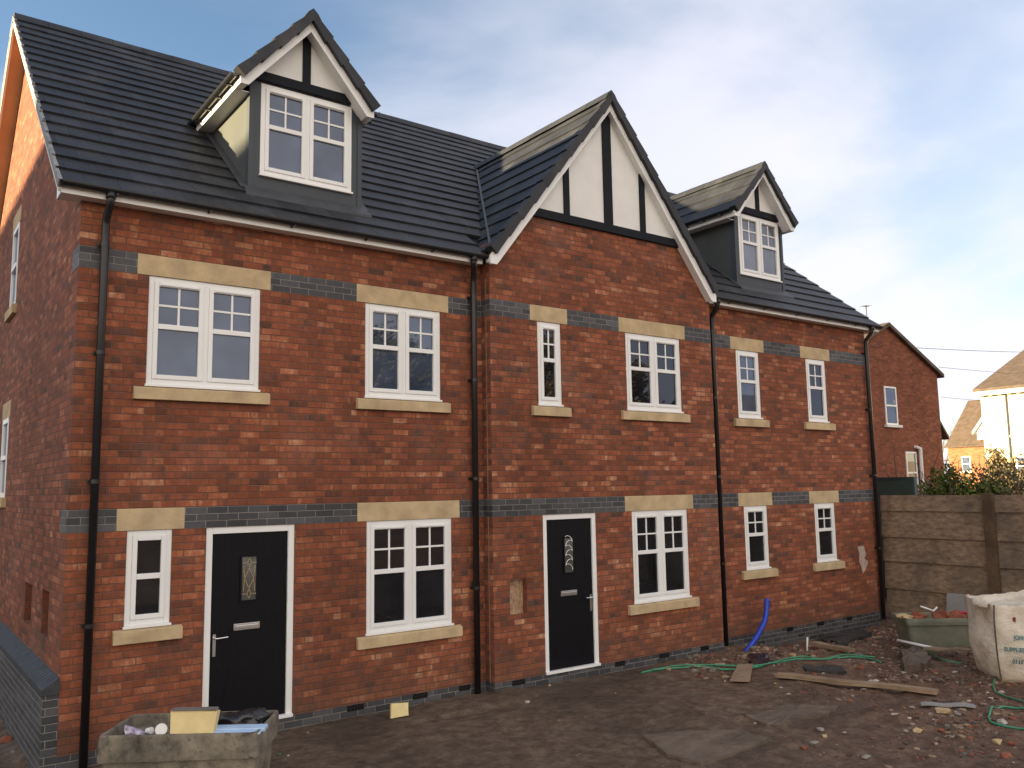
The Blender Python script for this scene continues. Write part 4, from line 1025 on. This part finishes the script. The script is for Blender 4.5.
# dried mortar filling the tub
fv = []; ff = []
for j in range(9):
    for i in range(17):
        u = -.56+1.12*i/16; v = -.28+.56*j/8; fv.append((u, v, .02*noise.noise(Vector((u*5, v*5, 1)))+.015*noise.noise(Vector((u*14, v*14, 1)))))
for j in range(8):
    for i in range(16): ff.append((j*17+i, j*17+i+1, (j+1)*17+i+1, (j+1)*17+i))
mb = MB(); mb.add(fv, ff); o = place(mb, 'set_mortar', 'tubmat', inT(0, 0, .52), TY, label='dark crust of set mortar lying inside the stained tub', cat='mortar', smooth=True)
# cream insulation block
mb = MB(); mb.prism([(-.175, .02), (.155, 0), (.185, .20), (-.185, .215)], -.04, .04); place(mb, 'insulation_block', 'foam', inT(.10, -.265, .555), TY, R(-8), label='cream foam insulation block propped upright in the mortar tub', cat='foam block', bevel=.006)
mb = MB(); mb.prism([(-.18, 0), (.18, 0), (.17, .012), (-.17, .014)], -.035, .035); place(mb, 'dirty_strip', plain('mud', (.16, .14, .13), .9), inT(.10, -.252, .765), TY, label='muddy grey strip on top of the cream insulation block', cat='offcut')
def crumple(sx, sy, sz, seed, amp=.25, n=2):
    vs, fs = rockverts(1, seed, 1, n); q = []
    for v in vs:
        k = 1+amp*noise.noise(Vector(v)*2.6+Vector((seed, 0, 0)))*2; q.append((v[0]*sx*k, v[1]*sy*k, v[2]*sz*k))
    m_ = MB(); m_.add(q, fs); return m_
place(crumple(.13, .07, .07, 31), 'crisp_packet', 'purple', inT(-.38, -.20, .585), TY+.5, 0, R(25), label='crumpled purple and white packet at the left of the mortar tub', cat='packet')
cu = MB(); cu.tube([(0, 0, 0), (0, 0, .01), (0, 0, .09)], [.036, .037, .046], 18); place(cu, 'paper_cup', 'paper', inT(-.16, -.20, .60), TY, R(70), R(20), label='larger white paper cup lying beside the foam block in the tub', cat='cup', smooth=False)
cu = MB(); cu.tube([(0, 0, 0), (0, 0, .05)], [.02, .026], 14); place(cu, 'bottle_cap', 'paper', inT(-.29, -.20, .60), TY+1, R(80), R(10), label='small white cap between the purple packet and the cup', cat='cap')
mb = MB(); mb.box(-.22, .22, -.05, .05, 0, .03); mb.box(-.20, .20, -.13, -.052, .005, .018); place(mb, 'plastic_sheet', 'lblue', inT(.43, -.19, .585), TY, R(4), R(0), label='pale blue folded plastic strip resting across the tub', cat='sheet', bevel=.004)
place(crumple(.22, .13, .11, 44, .12, 3), 'rubbish_bag', 'binbag', inT(.36, .10, .58), TY, label='shiny black rubbish bag stuffed in the back of the mortar tub', cat='bag', smooth=True)

TG = pg(952, 650); GY = R(-40)
tub('plastic_tub', 'faded green plastic tub heaped with bricks in front of the fence', (TG.x+.42, TG.y+.42), GY, 1.15, .65, TG.z+.44, TG.z-.02, .10, .16, 'greentub')
gx = Vector((math.cos(GY), math.sin(GY), 0)); gy = Vector((-gx.y, gx.x, 0)); GC = Vector((TG.x+.42, TG.y+.42, TG.z))
fills = [(-.50, 'palestone', 'buff stone block at the left end of the green tub', 'stone', .12), (-.32, 'redstone', 'round red brick lump in the green tub next to the buff block', 'brick', .13), (.05, 'redstone', 'flat red brick lump in the middle of the green tub', 'brick', .15), (.28, 'redstone', 'red brick lump near the bulk bag end of the green tub', 'brick', .12)]
for i, (u, m_, lb, ct, r_) in enumerate(fills):
    rock(*(GC+gx*u-gy*.1).xy, r_, m_, lb, 'brick_lump' if ct == 'brick' else 'stone', .7, ct, 60+i, GC.z+.43)
place(crumple(.13, .08, .07, 71), 'red_bag', 'redplastic', GC+gx*.42+Vector((0, 0, .47)), GY, label='crumpled crimson plastic bag on top of the green tub', cat='bag')
mb = MB(); mb.tube([(-.16, 0, .06), (-.05, .02, .02), (.03, 0, -.01), (.10, .03, .04)], .014, 8); place(mb, 'pipe_offcut', 'paper', GC-gx*.13-gy*.15+Vector((0, 0, .54)), GY, label='short white pipe offcut lying among bricks in the green tub', cat='pipe', smooth=True)
mb = MB(); mb.box(-.42, .42, -.22, .22, -.02, 0.0); place(mb, 'tub_rubble', 'rubble', GC+Vector((0, 0, .37)), GY, label='brown rubble filling the green tub', cat='rubble', )

# bulk bag --------------------------------------------------------------------
BC = Vector((10.62, -4.06, 0)); BYAW = R(-43.4); hb_ = .43; HB = .98
bz = gh(BC.x, BC.y)-.02
def bagp(face, u, z):
    """face 0..3, u in -1..1 along the face, z 0..1"""
    bul = .10*(1-u*u)*math.sin(math.pi*min(1, z*.92+.08))
    n_ = noise.noise(Vector((u*2.2+face*7, z*3.2, 2)))*.035+noise.noise(Vector((u*6+face*7, z*9, 5)))*.014+.02*noise.noise(Vector((u*1.5+face*5, z*14, 8)))*(1-z)
    tuck = .06*(1-z)**4
    n_ *= (1-u**4)
    d = hb_+bul+n_-tuck+.03*(z > .8)*(z-.8)/.2; w = (hb_-tuck)
    x, y = {0: (u*w, -d), 1: (d, u*w), 2: (-u*w, d), 3: (-d, -u*w)}[face]
    top = HB*(1+ (.01*math.sin(u*2+face) + .035*noise.noise(Vector((x*3, y*3, 1))))) + .11*max(0, x+.1) + .03*noise.noise(Vector((x*7, y*7, 4)))
    return Vector((x, y, z*top))
be = empty('bulk_bag', (BC.x, BC.y, bz), BYAW); tag(be, 'full cream woven builders bulk bag with teal lettering in front of the fence', 'bag')
vs = []; nu, nz = 14, 20; cols = []
for fcn in range(4):
    for i in range(nu):
        u = -1+2*i/nu; cols.append((fcn, u))
for k in range(nz+1):
    for (fc, u) in cols: vs.append(bagp(fc, u, k/nz))
nC = len(cols)
for k in range(1, 6):       # inside, folded in
    for (fc, u) in cols:
        p = bagp(fc, u, 1.0); s = 1-.05*k; vs.append(Vector((p.x*s*(.98), p.y*s*.98, p.z+(.008 if k == 1 else -.015*k)+.03*noise.noise(Vector((p.x*9, p.y*9, k))))))
fs = [];
for k in range(nz+5):
    for i in range(nC): fs.append((k*nC+i, k*nC+(i+1) % nC, (k+1)*nC+(i+1) % nC, (k+1)*nC+i))
fs.append(tuple(range(nC-1, -1, -1))); fs.append(tuple(range((nz+5)*nC, (nz+6)*nC)))
mb = MB(); mb.add(vs, fs); bo = mb.build('bag_body', M['bag'], smooth=True); bo.parent = be
mb = MB(); mb.tube([bagp(0, -1, k/20)+Vector((-.004, -.004, 0)) for k in range(1, 21)], .009, 6); s_ = mb.build('seam', M['seam']); s_.parent = be
fl = MB()   # loose flap folded out at the left corner
fvs = []; ffs = []
for i in range(9):
    for j in range(5):
        u = i/8; p = bagp(3, -1+1.1*u if False else 1-1.2*u, 1.0); out = .13*(j/4)*(math.sin(math.pi*min(1, u*.9+.1))); fvs.append(Vector((p.x-out-.004, p.y, p.z+.03*(j/4)*(1-j/4)*4+.02*noise.noise(Vector((u*5, j*.8, 3)))-.03*(j/4))))
for i in range(8):
    for j in range(4): ffs.append((i*5+j, i*5+j+1, (i+1)*5+j+1, (i+1)*5+j))
fl.add(fvs, ffs); f_ = fl.build('flap', M['bag'], smooth=True); f_.parent = be; sm = f_.modifiers.new('s', 'SOLIDIFY'); sm.thickness = .008
def printed(txt, u0, z, size, mat, name='lettering', sx=.62):
    cu_ = bpy.data.curves.new('t', 'FONT'); cu_.body = txt; cu_.size = size/.70; cu_.offset = .0018; ob = bpy.data.objects.new('t', cu_); COL.objects.link(ob)
    dg = bpy.context.evaluated_depsgraph_get(); me_ = bpy.data.meshes.new_from_object(ob.evaluated_get(dg)); bpy.data.objects.remove(ob)
    for v in me_.vertices:
        x = u0+v.co.x*sx; zz = z+v.co.y; p = bagp(0, max(-1, min(1, x/hb_)), zz/HB); v.co = Vector((x*1.0, p.y-.024, zz))
    me_.materials.append(M[mat]); o_ = bpy.data.objects.new(name, me_); COL.objects.link(o_); o_.parent = be
printed('JOHN A', -.25, .56, .055, 'teal'); printed('SUPPLIES', -.36, .415, .05, 'teal', sx=.75); printed('0115 9', -.28, .26, .058, 'teal', sx=.75)
mb = MB(); mb.add([bagp(0, x/hb_, z/HB)+Vector((0, -.005, 0)) for x, z in ((-.22, .80), (-.19, .79), (-.185, .84), (-.20, .86), (-.225, .84))], [(0, 1, 2, 3, 4)]); e_ = mb.build('printed_mark', M['redprint']); e_.parent = be

# ground clutter ---------------------------------------------------------------
def gpts(uv, lift=.012): return [pg(u, v)+Vector((0, 0, lift)) for u, v in uv]
def smoothpts(pts, n=6):
    out = []
    for i in range(len(pts)-1):
        p0 = pts[max(0, i-1)]; p1 = pts[i]; p2 = pts[i+1]; p3 = pts[min(len(pts)-1, i+2)]
        for k in range(n):
            t = k/n; out.append(.5*((2*p1)+(p2-p0)*t+(2*p0-5*p1+4*p2-p3)*t*t+(3*p1-p0-3*p2+p3)*t**3))
    out.append(pts[-1]); return out
def cable(name, uv, r, mat, label, cat, lift=.015):
    mb = MB(); pts = smoothpts(gpts(uv, lift)); pts = [p+Vector((0, 0, max(0, gh(p.x, p.y)+r-p.z))) for p in pts]; mb.tube(pts, r, 7); tag(mb.build(name, M[mat], smooth=True), label, cat)
cable('green_hose', [(641, 674), (655, 671), (672, 669.5), (700, 668), (722, 669.5), (745, 669), (762, 667), (782, 663), (800, 660.5), (830, 660), (852, 658), (870, 661), (881, 664)], .013, 'green', 'green hose lying along the house front and under the square board', 'hose')
cable('green_hose', [(652, 672), (680, 667.5), (712, 667), (750, 668), (772, 665), (790, 660), (806, 658), (822, 661), (845, 656.5), (862, 658), (875, 659)], .010, 'green', 'thinner green hose snaking beside the thicker one along the house front', 'hose', .03)
cable('green_hose', [(995, 681), (993, 686), (996, 692), (1004, 697), (1013, 700), (1026, 704)], .011, 'green', 'green hose curling out from under the bulk bag', 'hose')
cable('green_hose', [(1030, 713), (1012, 709), (998, 710), (989, 716), (991, 722), (1003, 727), (1018, 730), (1032, 731)], .012, 'green', 'green hose looping into the frame below the bulk bag', 'hose')
cable('green_hose', [(898, 644), (915, 647), (925, 652), (936, 660), (948, 665), (962, 667)], .010, 'green', 'dark green hose trailing below the green tub to the bag', 'hose', .05)
mb = MB(); bp = [Vector(q) for q in ((10.46, -.25, .56), (10.42, -.262, .40), (10.29, -.30, .22), (9.94, -.38, 0), (9.62, -.46, -.13), (9.45, -.5, -.25))]
mb.tube(smoothpts(bp), .042, 12, closed=True); mb.tube([bp[0]-Vector((0, 0, .03)), bp[0]+Vector((.01, .005, .012))], .046, 12); tag(mb.build('blue_pipe', M['bluepipe'], smooth=True), 'bright blue plastic water pipe curving up out of the ground', 'pipe')
def plank(name, p, q, w, t, mat, label, cat='plank', lift=.03, roll=0):
    p, q = Vector(p), Vector(q); d = q-p; L = d.length; mb = MB(); n = 12; vs = []
    for i in range(n+1):
        x = L*i/n; b = .006*math.sin(i*.9)
        for (yy, zz_) in ((-w/2, 0), (w/2, 0), (w/2, t), (-w/2, t)): vs.append((x, yy+b*.5, zz_+b))
    fs = [(i*4+k, i*4+(k+1) % 4, (i+1)*4+(k+1) % 4, (i+1)*4+k) for i in range(n) for k in range(4)]+[(0, 1, 2, 3), (n*4+3, n*4+2, n*4+1, n*4)]
    mb.add(vs, fs); o_ = mb.build(name, M[mat], bevel=.003); o_.location = p+Vector((0, 0, lift)); o_.rotation_euler = (roll, -math.asin(d.z/L), math.atan2(d.y, d.x)); tag(o_, label, cat); return o_
plank('plank', pg(777, 679), pg(938, 696), .15, .045, 'wood', 'long weathered timber plank lying on the dirt in front of the terrace')
mb = MB(); c = [pg(u, v) for u, v in ((738, 666), (753, 667), (750, 684), (730, 683))]; zz = max(p.z for p in c)+.02
mb.add([Vector((p.x, p.y, zz+d)) for d in (0, .02) for p in c], [(3, 2, 1, 0), (4, 5, 6, 7)]+[(k, (k+1) % 4, (k+1) % 4+4, k+4) for k in range(4)]); tag(mb.build('board_offcut', M['board']), 'square light brown board offcut lying over the green hose', 'board')
plank('pale_plank', pg(812, 648), pg(852, 655), .16, .05, 'board', 'short pale dusty plank in the trench by the end windows', lift=.05)
plank('thin_batten', pg(921, 707), pg(975, 708), .12, .02, 'sheet', 'thin grey batten lying on the dirt below the bulk bag', 'batten', .02)
mb = MB(); a, b = pg(898, 651)+Vector((0, 0, .16)), pg(941, 655)+Vector((0, 0, .13)); mb.tube([a, b], .02, 10); tag(mb.build('white_pole', M['paper'], smooth=True), 'straight white pole lying in front of the green tub', 'pole')
mb = MB(); a, b = pg(925, 658)+Vector((0, 0, .10)), pg(972, 662)+Vector((0, 0, .12)); plank('brown_plank', a, b, .16, .03, 'board', 'reddish brown plank under the green tub beside the white pole')
mb = MB(); a = pg(807, 651); mb.tube([a, a+Vector((.02, 0, .13)), a+Vector((.03, 0, .20))], .014, 8); tag(mb.build('pipe_stub', M['paper'], smooth=True), 'small white pipe stub standing in the trench', 'pipe')
mb = MB(); a = pg(799, 652); mb.tube([a, a+Vector((.03, 0, .10)), a+Vector((.12, -.02, .15))], .005, 6); mb.tube([a, a+Vector((-.05, 0, .08)), a+Vector((-.02, -.02, .16))], .005, 6); tag(mb.build('bent_wire', M['cable']), 'bent wires sticking up beside the white pipe stub', 'wire')
def slab(name, uv, t, mat, label, cat, lift=.0, rag=.02):
    pts = []
    for i in range(len(uv)):
        a_, b_ = Vector((*uv[i], 0)), Vector((*uv[(i+1) % len(uv)], 0))
        for k in range(5): q = a_.lerp(b_, k/5); pts.append(pg(q.x+rnd.uniform(-1, 1)*rag*60, q.y+rnd.uniform(-1, 1)*rag*20))
    n = len(pts); c_ = sum(pts, Vector())/n; mb = MB(); vs = [p+Vector((0, 0, lift+t)) for p in pts]+[p-Vector((0, 0, .03)) for p in pts]
    inner = [c_.lerp(p, .6) for p in pts]; inner = [Vector((p.x, p.y, max(gh(p.x, p.y), 0*p.z-9)+lift+t+.004)) for p in inner]; vs += inner+[Vector((c_.x, c_.y, gh(c_.x, c_.y)+lift+t+.006))]
    fs = [(i, (i+1) % n, (i+1) % n+n, i+n) for i in range(n)]+[(i, (i+1) % n, (i+1) % n+2*n, i+2*n) for i in range(n)]+[(i+2*n, (i+1) % n+2*n, 3*n) for i in range(n)]
    mb.add(vs, fs); tag(mb.build(name, M[mat]), label, cat)
slab('mortar_crust', [(642, 738), (690, 733), (745, 733), (768, 742), (735, 755), (702, 766), (668, 757)], .03, 'slab', 'thin grey crust of dried mortar with a raised front edge', 'crust')
slab('mortar_crust', [(742, 716), (790, 706), (838, 708), (828, 716), (796, 722), (766, 726)], .025, 'slab', 'smaller grey mortar crust below the long plank', 'crust')
slab('dark_sheet', [(748, 656), (768, 655), (772, 664), (752, 666)], .03, 'binbag', 'black plastic sheet scrap beside the blue pipe', 'sheet')
slab('slab', [(815, 640), (862, 632), (872, 637), (842, 646)], .06, 'darkslab', 'dark grey slab heaped against the base of the end wall', 'slab')
slab('slab', [(803, 667), (842, 668), (846, 675), (806, 672)], .03, 'darkslab', 'dark grey slab lying between the hose and the long plank', 'slab')
slab('grey_tarp', [(900, 656), (918, 652), (932, 664), (925, 672), (904, 669)], .10, 'slab', 'grey lump of muddy sheeting below the green tub', 'sheet')
# insulation piece by the wall
mb = MB(); mb.prism([(-.11, 0), (.10, .01), (.105, .15), (-.095, .16)], -.025, .025); p = pg(401, 718); place(mb, 'insulation_block', 'foam', p+Vector((0, .03, .0)), R(-12), R(-14), label='cream foam insulation piece leaning by the blue brick base', cat='foam block', bevel=.003)
ST = [(820.6, 730, .055, 'greystone', 'buff-grey stone, upper one of the pair right of the mortar crust'), (824.5, 737, .04, 'palestone', 'small yellowish stone, lower one of the pair right of the mortar crust'),
 (805, 749, .06, 'redstone', 'bright red brick chip at the bottom right of the mortar crust'), (814, 744, .05, 'greystone', 'blue-grey pebble touching the bright red brick chip'),
 (916, 727, .06, 'palestone', 'pale stone alone between the plank end and the bottom edge'), (943, 712, .09, 'palestone', 'largest pale yellow stone right of the plank end'), (949, 708, .05, 'palestone', 'small pale stone resting behind the largest yellow one'),
 (941.7, 732, .055, 'redstone', 'pinkish brick piece below the largest yellow stone'), (952, 736, .045, 'greystone', 'flat grey stone just right of the pinkish brick piece'), (997, 743, .07, 'palestone', 'split yellow stone near the lower right corner'),
 (1011, 745, .06, 'redstone', 'red brick piece right of the split yellow stone'), (1007, 757, .075, 'redstone', 'larger red brick piece at the lower right corner'), (912, 708, .035, 'chip', 'white plaster chip under the right end of the long plank'),
 (894, 715, .045, 'chip', 'long white plaster chip below the long plank'), (930, 715, .05, 'greystone', 'grey stone left of the largest yellow one'), (958, 715, .045, 'greystone', 'pale flat stone right of the largest yellow one'),
 (1003, 722, .06, 'chip', 'white stone lying inside the hose loop'), (1012, 719, .05, 'redstone', 'red brick crumb lying inside the hose loop'), (866, 758, .06, 'greystone', 'long pale stone at the bottom edge of the picture'),
 (528, 701, .05, 'chip', 'white crumpled scrap on the bare dirt between the doors'), (550, 686, .03, 'palestone', 'pale chip under the second door'), (279, 755, .03, 'green', 'small green plastic lump right of the mortar tub'), (288, 756, .018, 'chip', 'tiny white chip beside the green plastic lump'),
 (308, 733, .018, 'chip', 'tiny white chip on the dirt right of the first door'), (376, 709, .02, 'chip', 'tiny white chip against the base left of the cream foam'), (775, 684, .022, 'palestone', 'pale pebble left of the long plank end'), (781, 690, .03, 'chip', 'white pebble just below the long plank'),
 (716, 664, .04, 'palestone', 'pale brick chip left of the square board'), (834, 666, .06, 'redstone', 'red brick, left of the two behind the long plank'), (860, 668, .06, 'redstone', 'red brick, right of the two behind the long plank'),
 (934, 671, .07, 'redstone', 'orange brick lump below the green tub'), (904, 669, .05, 'chip', 'white lump left of the orange brick below the green tub'), (955, 673, .05, 'chip', 'white flattened scrap beside the bulk bag base'), (823, 674, .03, 'chip', 'small pale stone at the back edge of the long plank'),
 (755, 724, .03, 'greystone', 'small stone between the two mortar crusts'), (6, 741, .09, 'redstone', 'red brick end on the ground beside the gable plinth'), (13, 752, .03, 'greystone', 'small grey stone near the gable plinth')]
for i, (u, v, r_, m_, lb) in enumerate(ST):
    p = pg(u, v); rock(p.x, p.y, r_*.8, m_, lb, 'brick_piece' if m_ == 'redstone' else 'stone', .7, 'brick' if m_ == 'redstone' else ('plastic' if m_ == 'green' else 'stone'), 100+i)
# ------------------------------------------------------------------ light
AZ, EL = R(20), R(11)
sd = Vector((-math.cos(AZ)*math.cos(EL), math.sin(AZ)*math.cos(EL), math.sin(EL)))
sl = bpy.data.lights.new('sun', 'SUN'); sl.energy = 5.0; sl.angle = R(.55); sl.color = (1, .81, .47)
so = bpy.data.objects.new('sun', sl); COL.objects.link(so); so.rotation_euler = (-sd).to_track_quat('-Z', 'Y').to_euler(); so.location = (-20, 20, 20)
w = bpy.data.worlds.new('World'); SC.world = w; w.use_nodes = True; nt = w.node_tree; nt.nodes.clear()
N = nt.nodes.new; Lk = nt.links.new
sky = N('ShaderNodeTexSky'); sky.sky_type = 'NISHITA'; sky.sun_disc = False; sky.sun_elevation = EL; sky.sun_rotation = math.atan2(sd.x, sd.y)
sky.air_density = 1.0; sky.dust_density = .6; sky.ozone_density = 2.0; sky.altitude = 50
tc = N('ShaderNodeTexCoord'); sp = N('ShaderNodeSeparateXYZ'); Lk(tc.outputs['Generated'], sp.inputs[0])
def M2(op, a, b=None, clamp=False):
    x = N('ShaderNodeMath'); x.operation = op; x.use_clamp = clamp
    for i, v in enumerate((a, b)):
        if v is None: continue
        if isinstance(v, (int, float)): x.inputs[i].default_value = v
        else: Lk(v, x.inputs[i])
    return x.outputs[0]
# clouds on a high plane: direction / (z + .12)
zz = M2('ADD', M2('MAXIMUM', sp.outputs[2], 0.0), .16)
cb = N('ShaderNodeCombineXYZ'); Lk(M2('DIVIDE', sp.outputs[0], zz), cb.inputs[0]); Lk(M2('DIVIDE', sp.outputs[1], zz), cb.inputs[1])
n1 = N('ShaderNodeTexNoise'); n1.inputs['Scale'].default_value = .62; n1.inputs['Detail'].default_value = 7; n1.inputs['Roughness'].default_value = .52; n1.inputs['Distortion'].default_value = .35
mp = N('ShaderNodeMapping'); mp.inputs['Location'].default_value = (8.3, 2.2, 0); mp.inputs['Scale'].default_value = (1, 1.0, 1); Lk(cb.outputs[0], mp.inputs[0]); Lk(mp.outputs[0], n1.inputs[0])
mr = N('ShaderNodeMapRange'); mr.interpolation_type = 'SMOOTHSTEP'; Lk(n1.outputs[0], mr.inputs[0]); mr.inputs[1].default_value = .42; mr.inputs[2].default_value = .64; mr.inputs[3].default_value = .30; mr.inputs[4].default_value = .95
# more cloud towards the south-east (+x), plus unseen cloud added left and behind as fill
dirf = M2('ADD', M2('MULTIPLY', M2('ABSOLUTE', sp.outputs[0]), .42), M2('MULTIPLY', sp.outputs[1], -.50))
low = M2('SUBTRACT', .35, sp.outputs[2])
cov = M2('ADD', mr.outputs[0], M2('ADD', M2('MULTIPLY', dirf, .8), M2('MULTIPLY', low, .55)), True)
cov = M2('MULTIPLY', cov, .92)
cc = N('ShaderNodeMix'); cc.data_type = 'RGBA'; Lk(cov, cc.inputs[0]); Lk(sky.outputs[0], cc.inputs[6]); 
cl = N('ShaderNodeMix'); cl.data_type = 'RGBA'; cl.inputs[6].default_value = (3.75, 3.7, 4.05, 1); cl.inputs[7].default_value = (7.2, 6.5, 5.7, 1)  # second colour: unseen cloud, brightened and warmed to lift the shaded walls
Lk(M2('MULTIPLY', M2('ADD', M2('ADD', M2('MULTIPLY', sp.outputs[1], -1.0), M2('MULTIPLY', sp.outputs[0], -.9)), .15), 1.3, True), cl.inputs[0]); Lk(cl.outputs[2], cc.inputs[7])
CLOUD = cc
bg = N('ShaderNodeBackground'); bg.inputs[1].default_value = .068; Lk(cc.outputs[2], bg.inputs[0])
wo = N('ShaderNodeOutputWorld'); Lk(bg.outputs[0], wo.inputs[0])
SC.view_settings.view_transform = 'Standard'; SC.view_settings.look = 'None'; SC.view_settings.gamma = 1; SC.view_settings.use_curve_mapping = False
SC.view_settings.exposure = 2.0
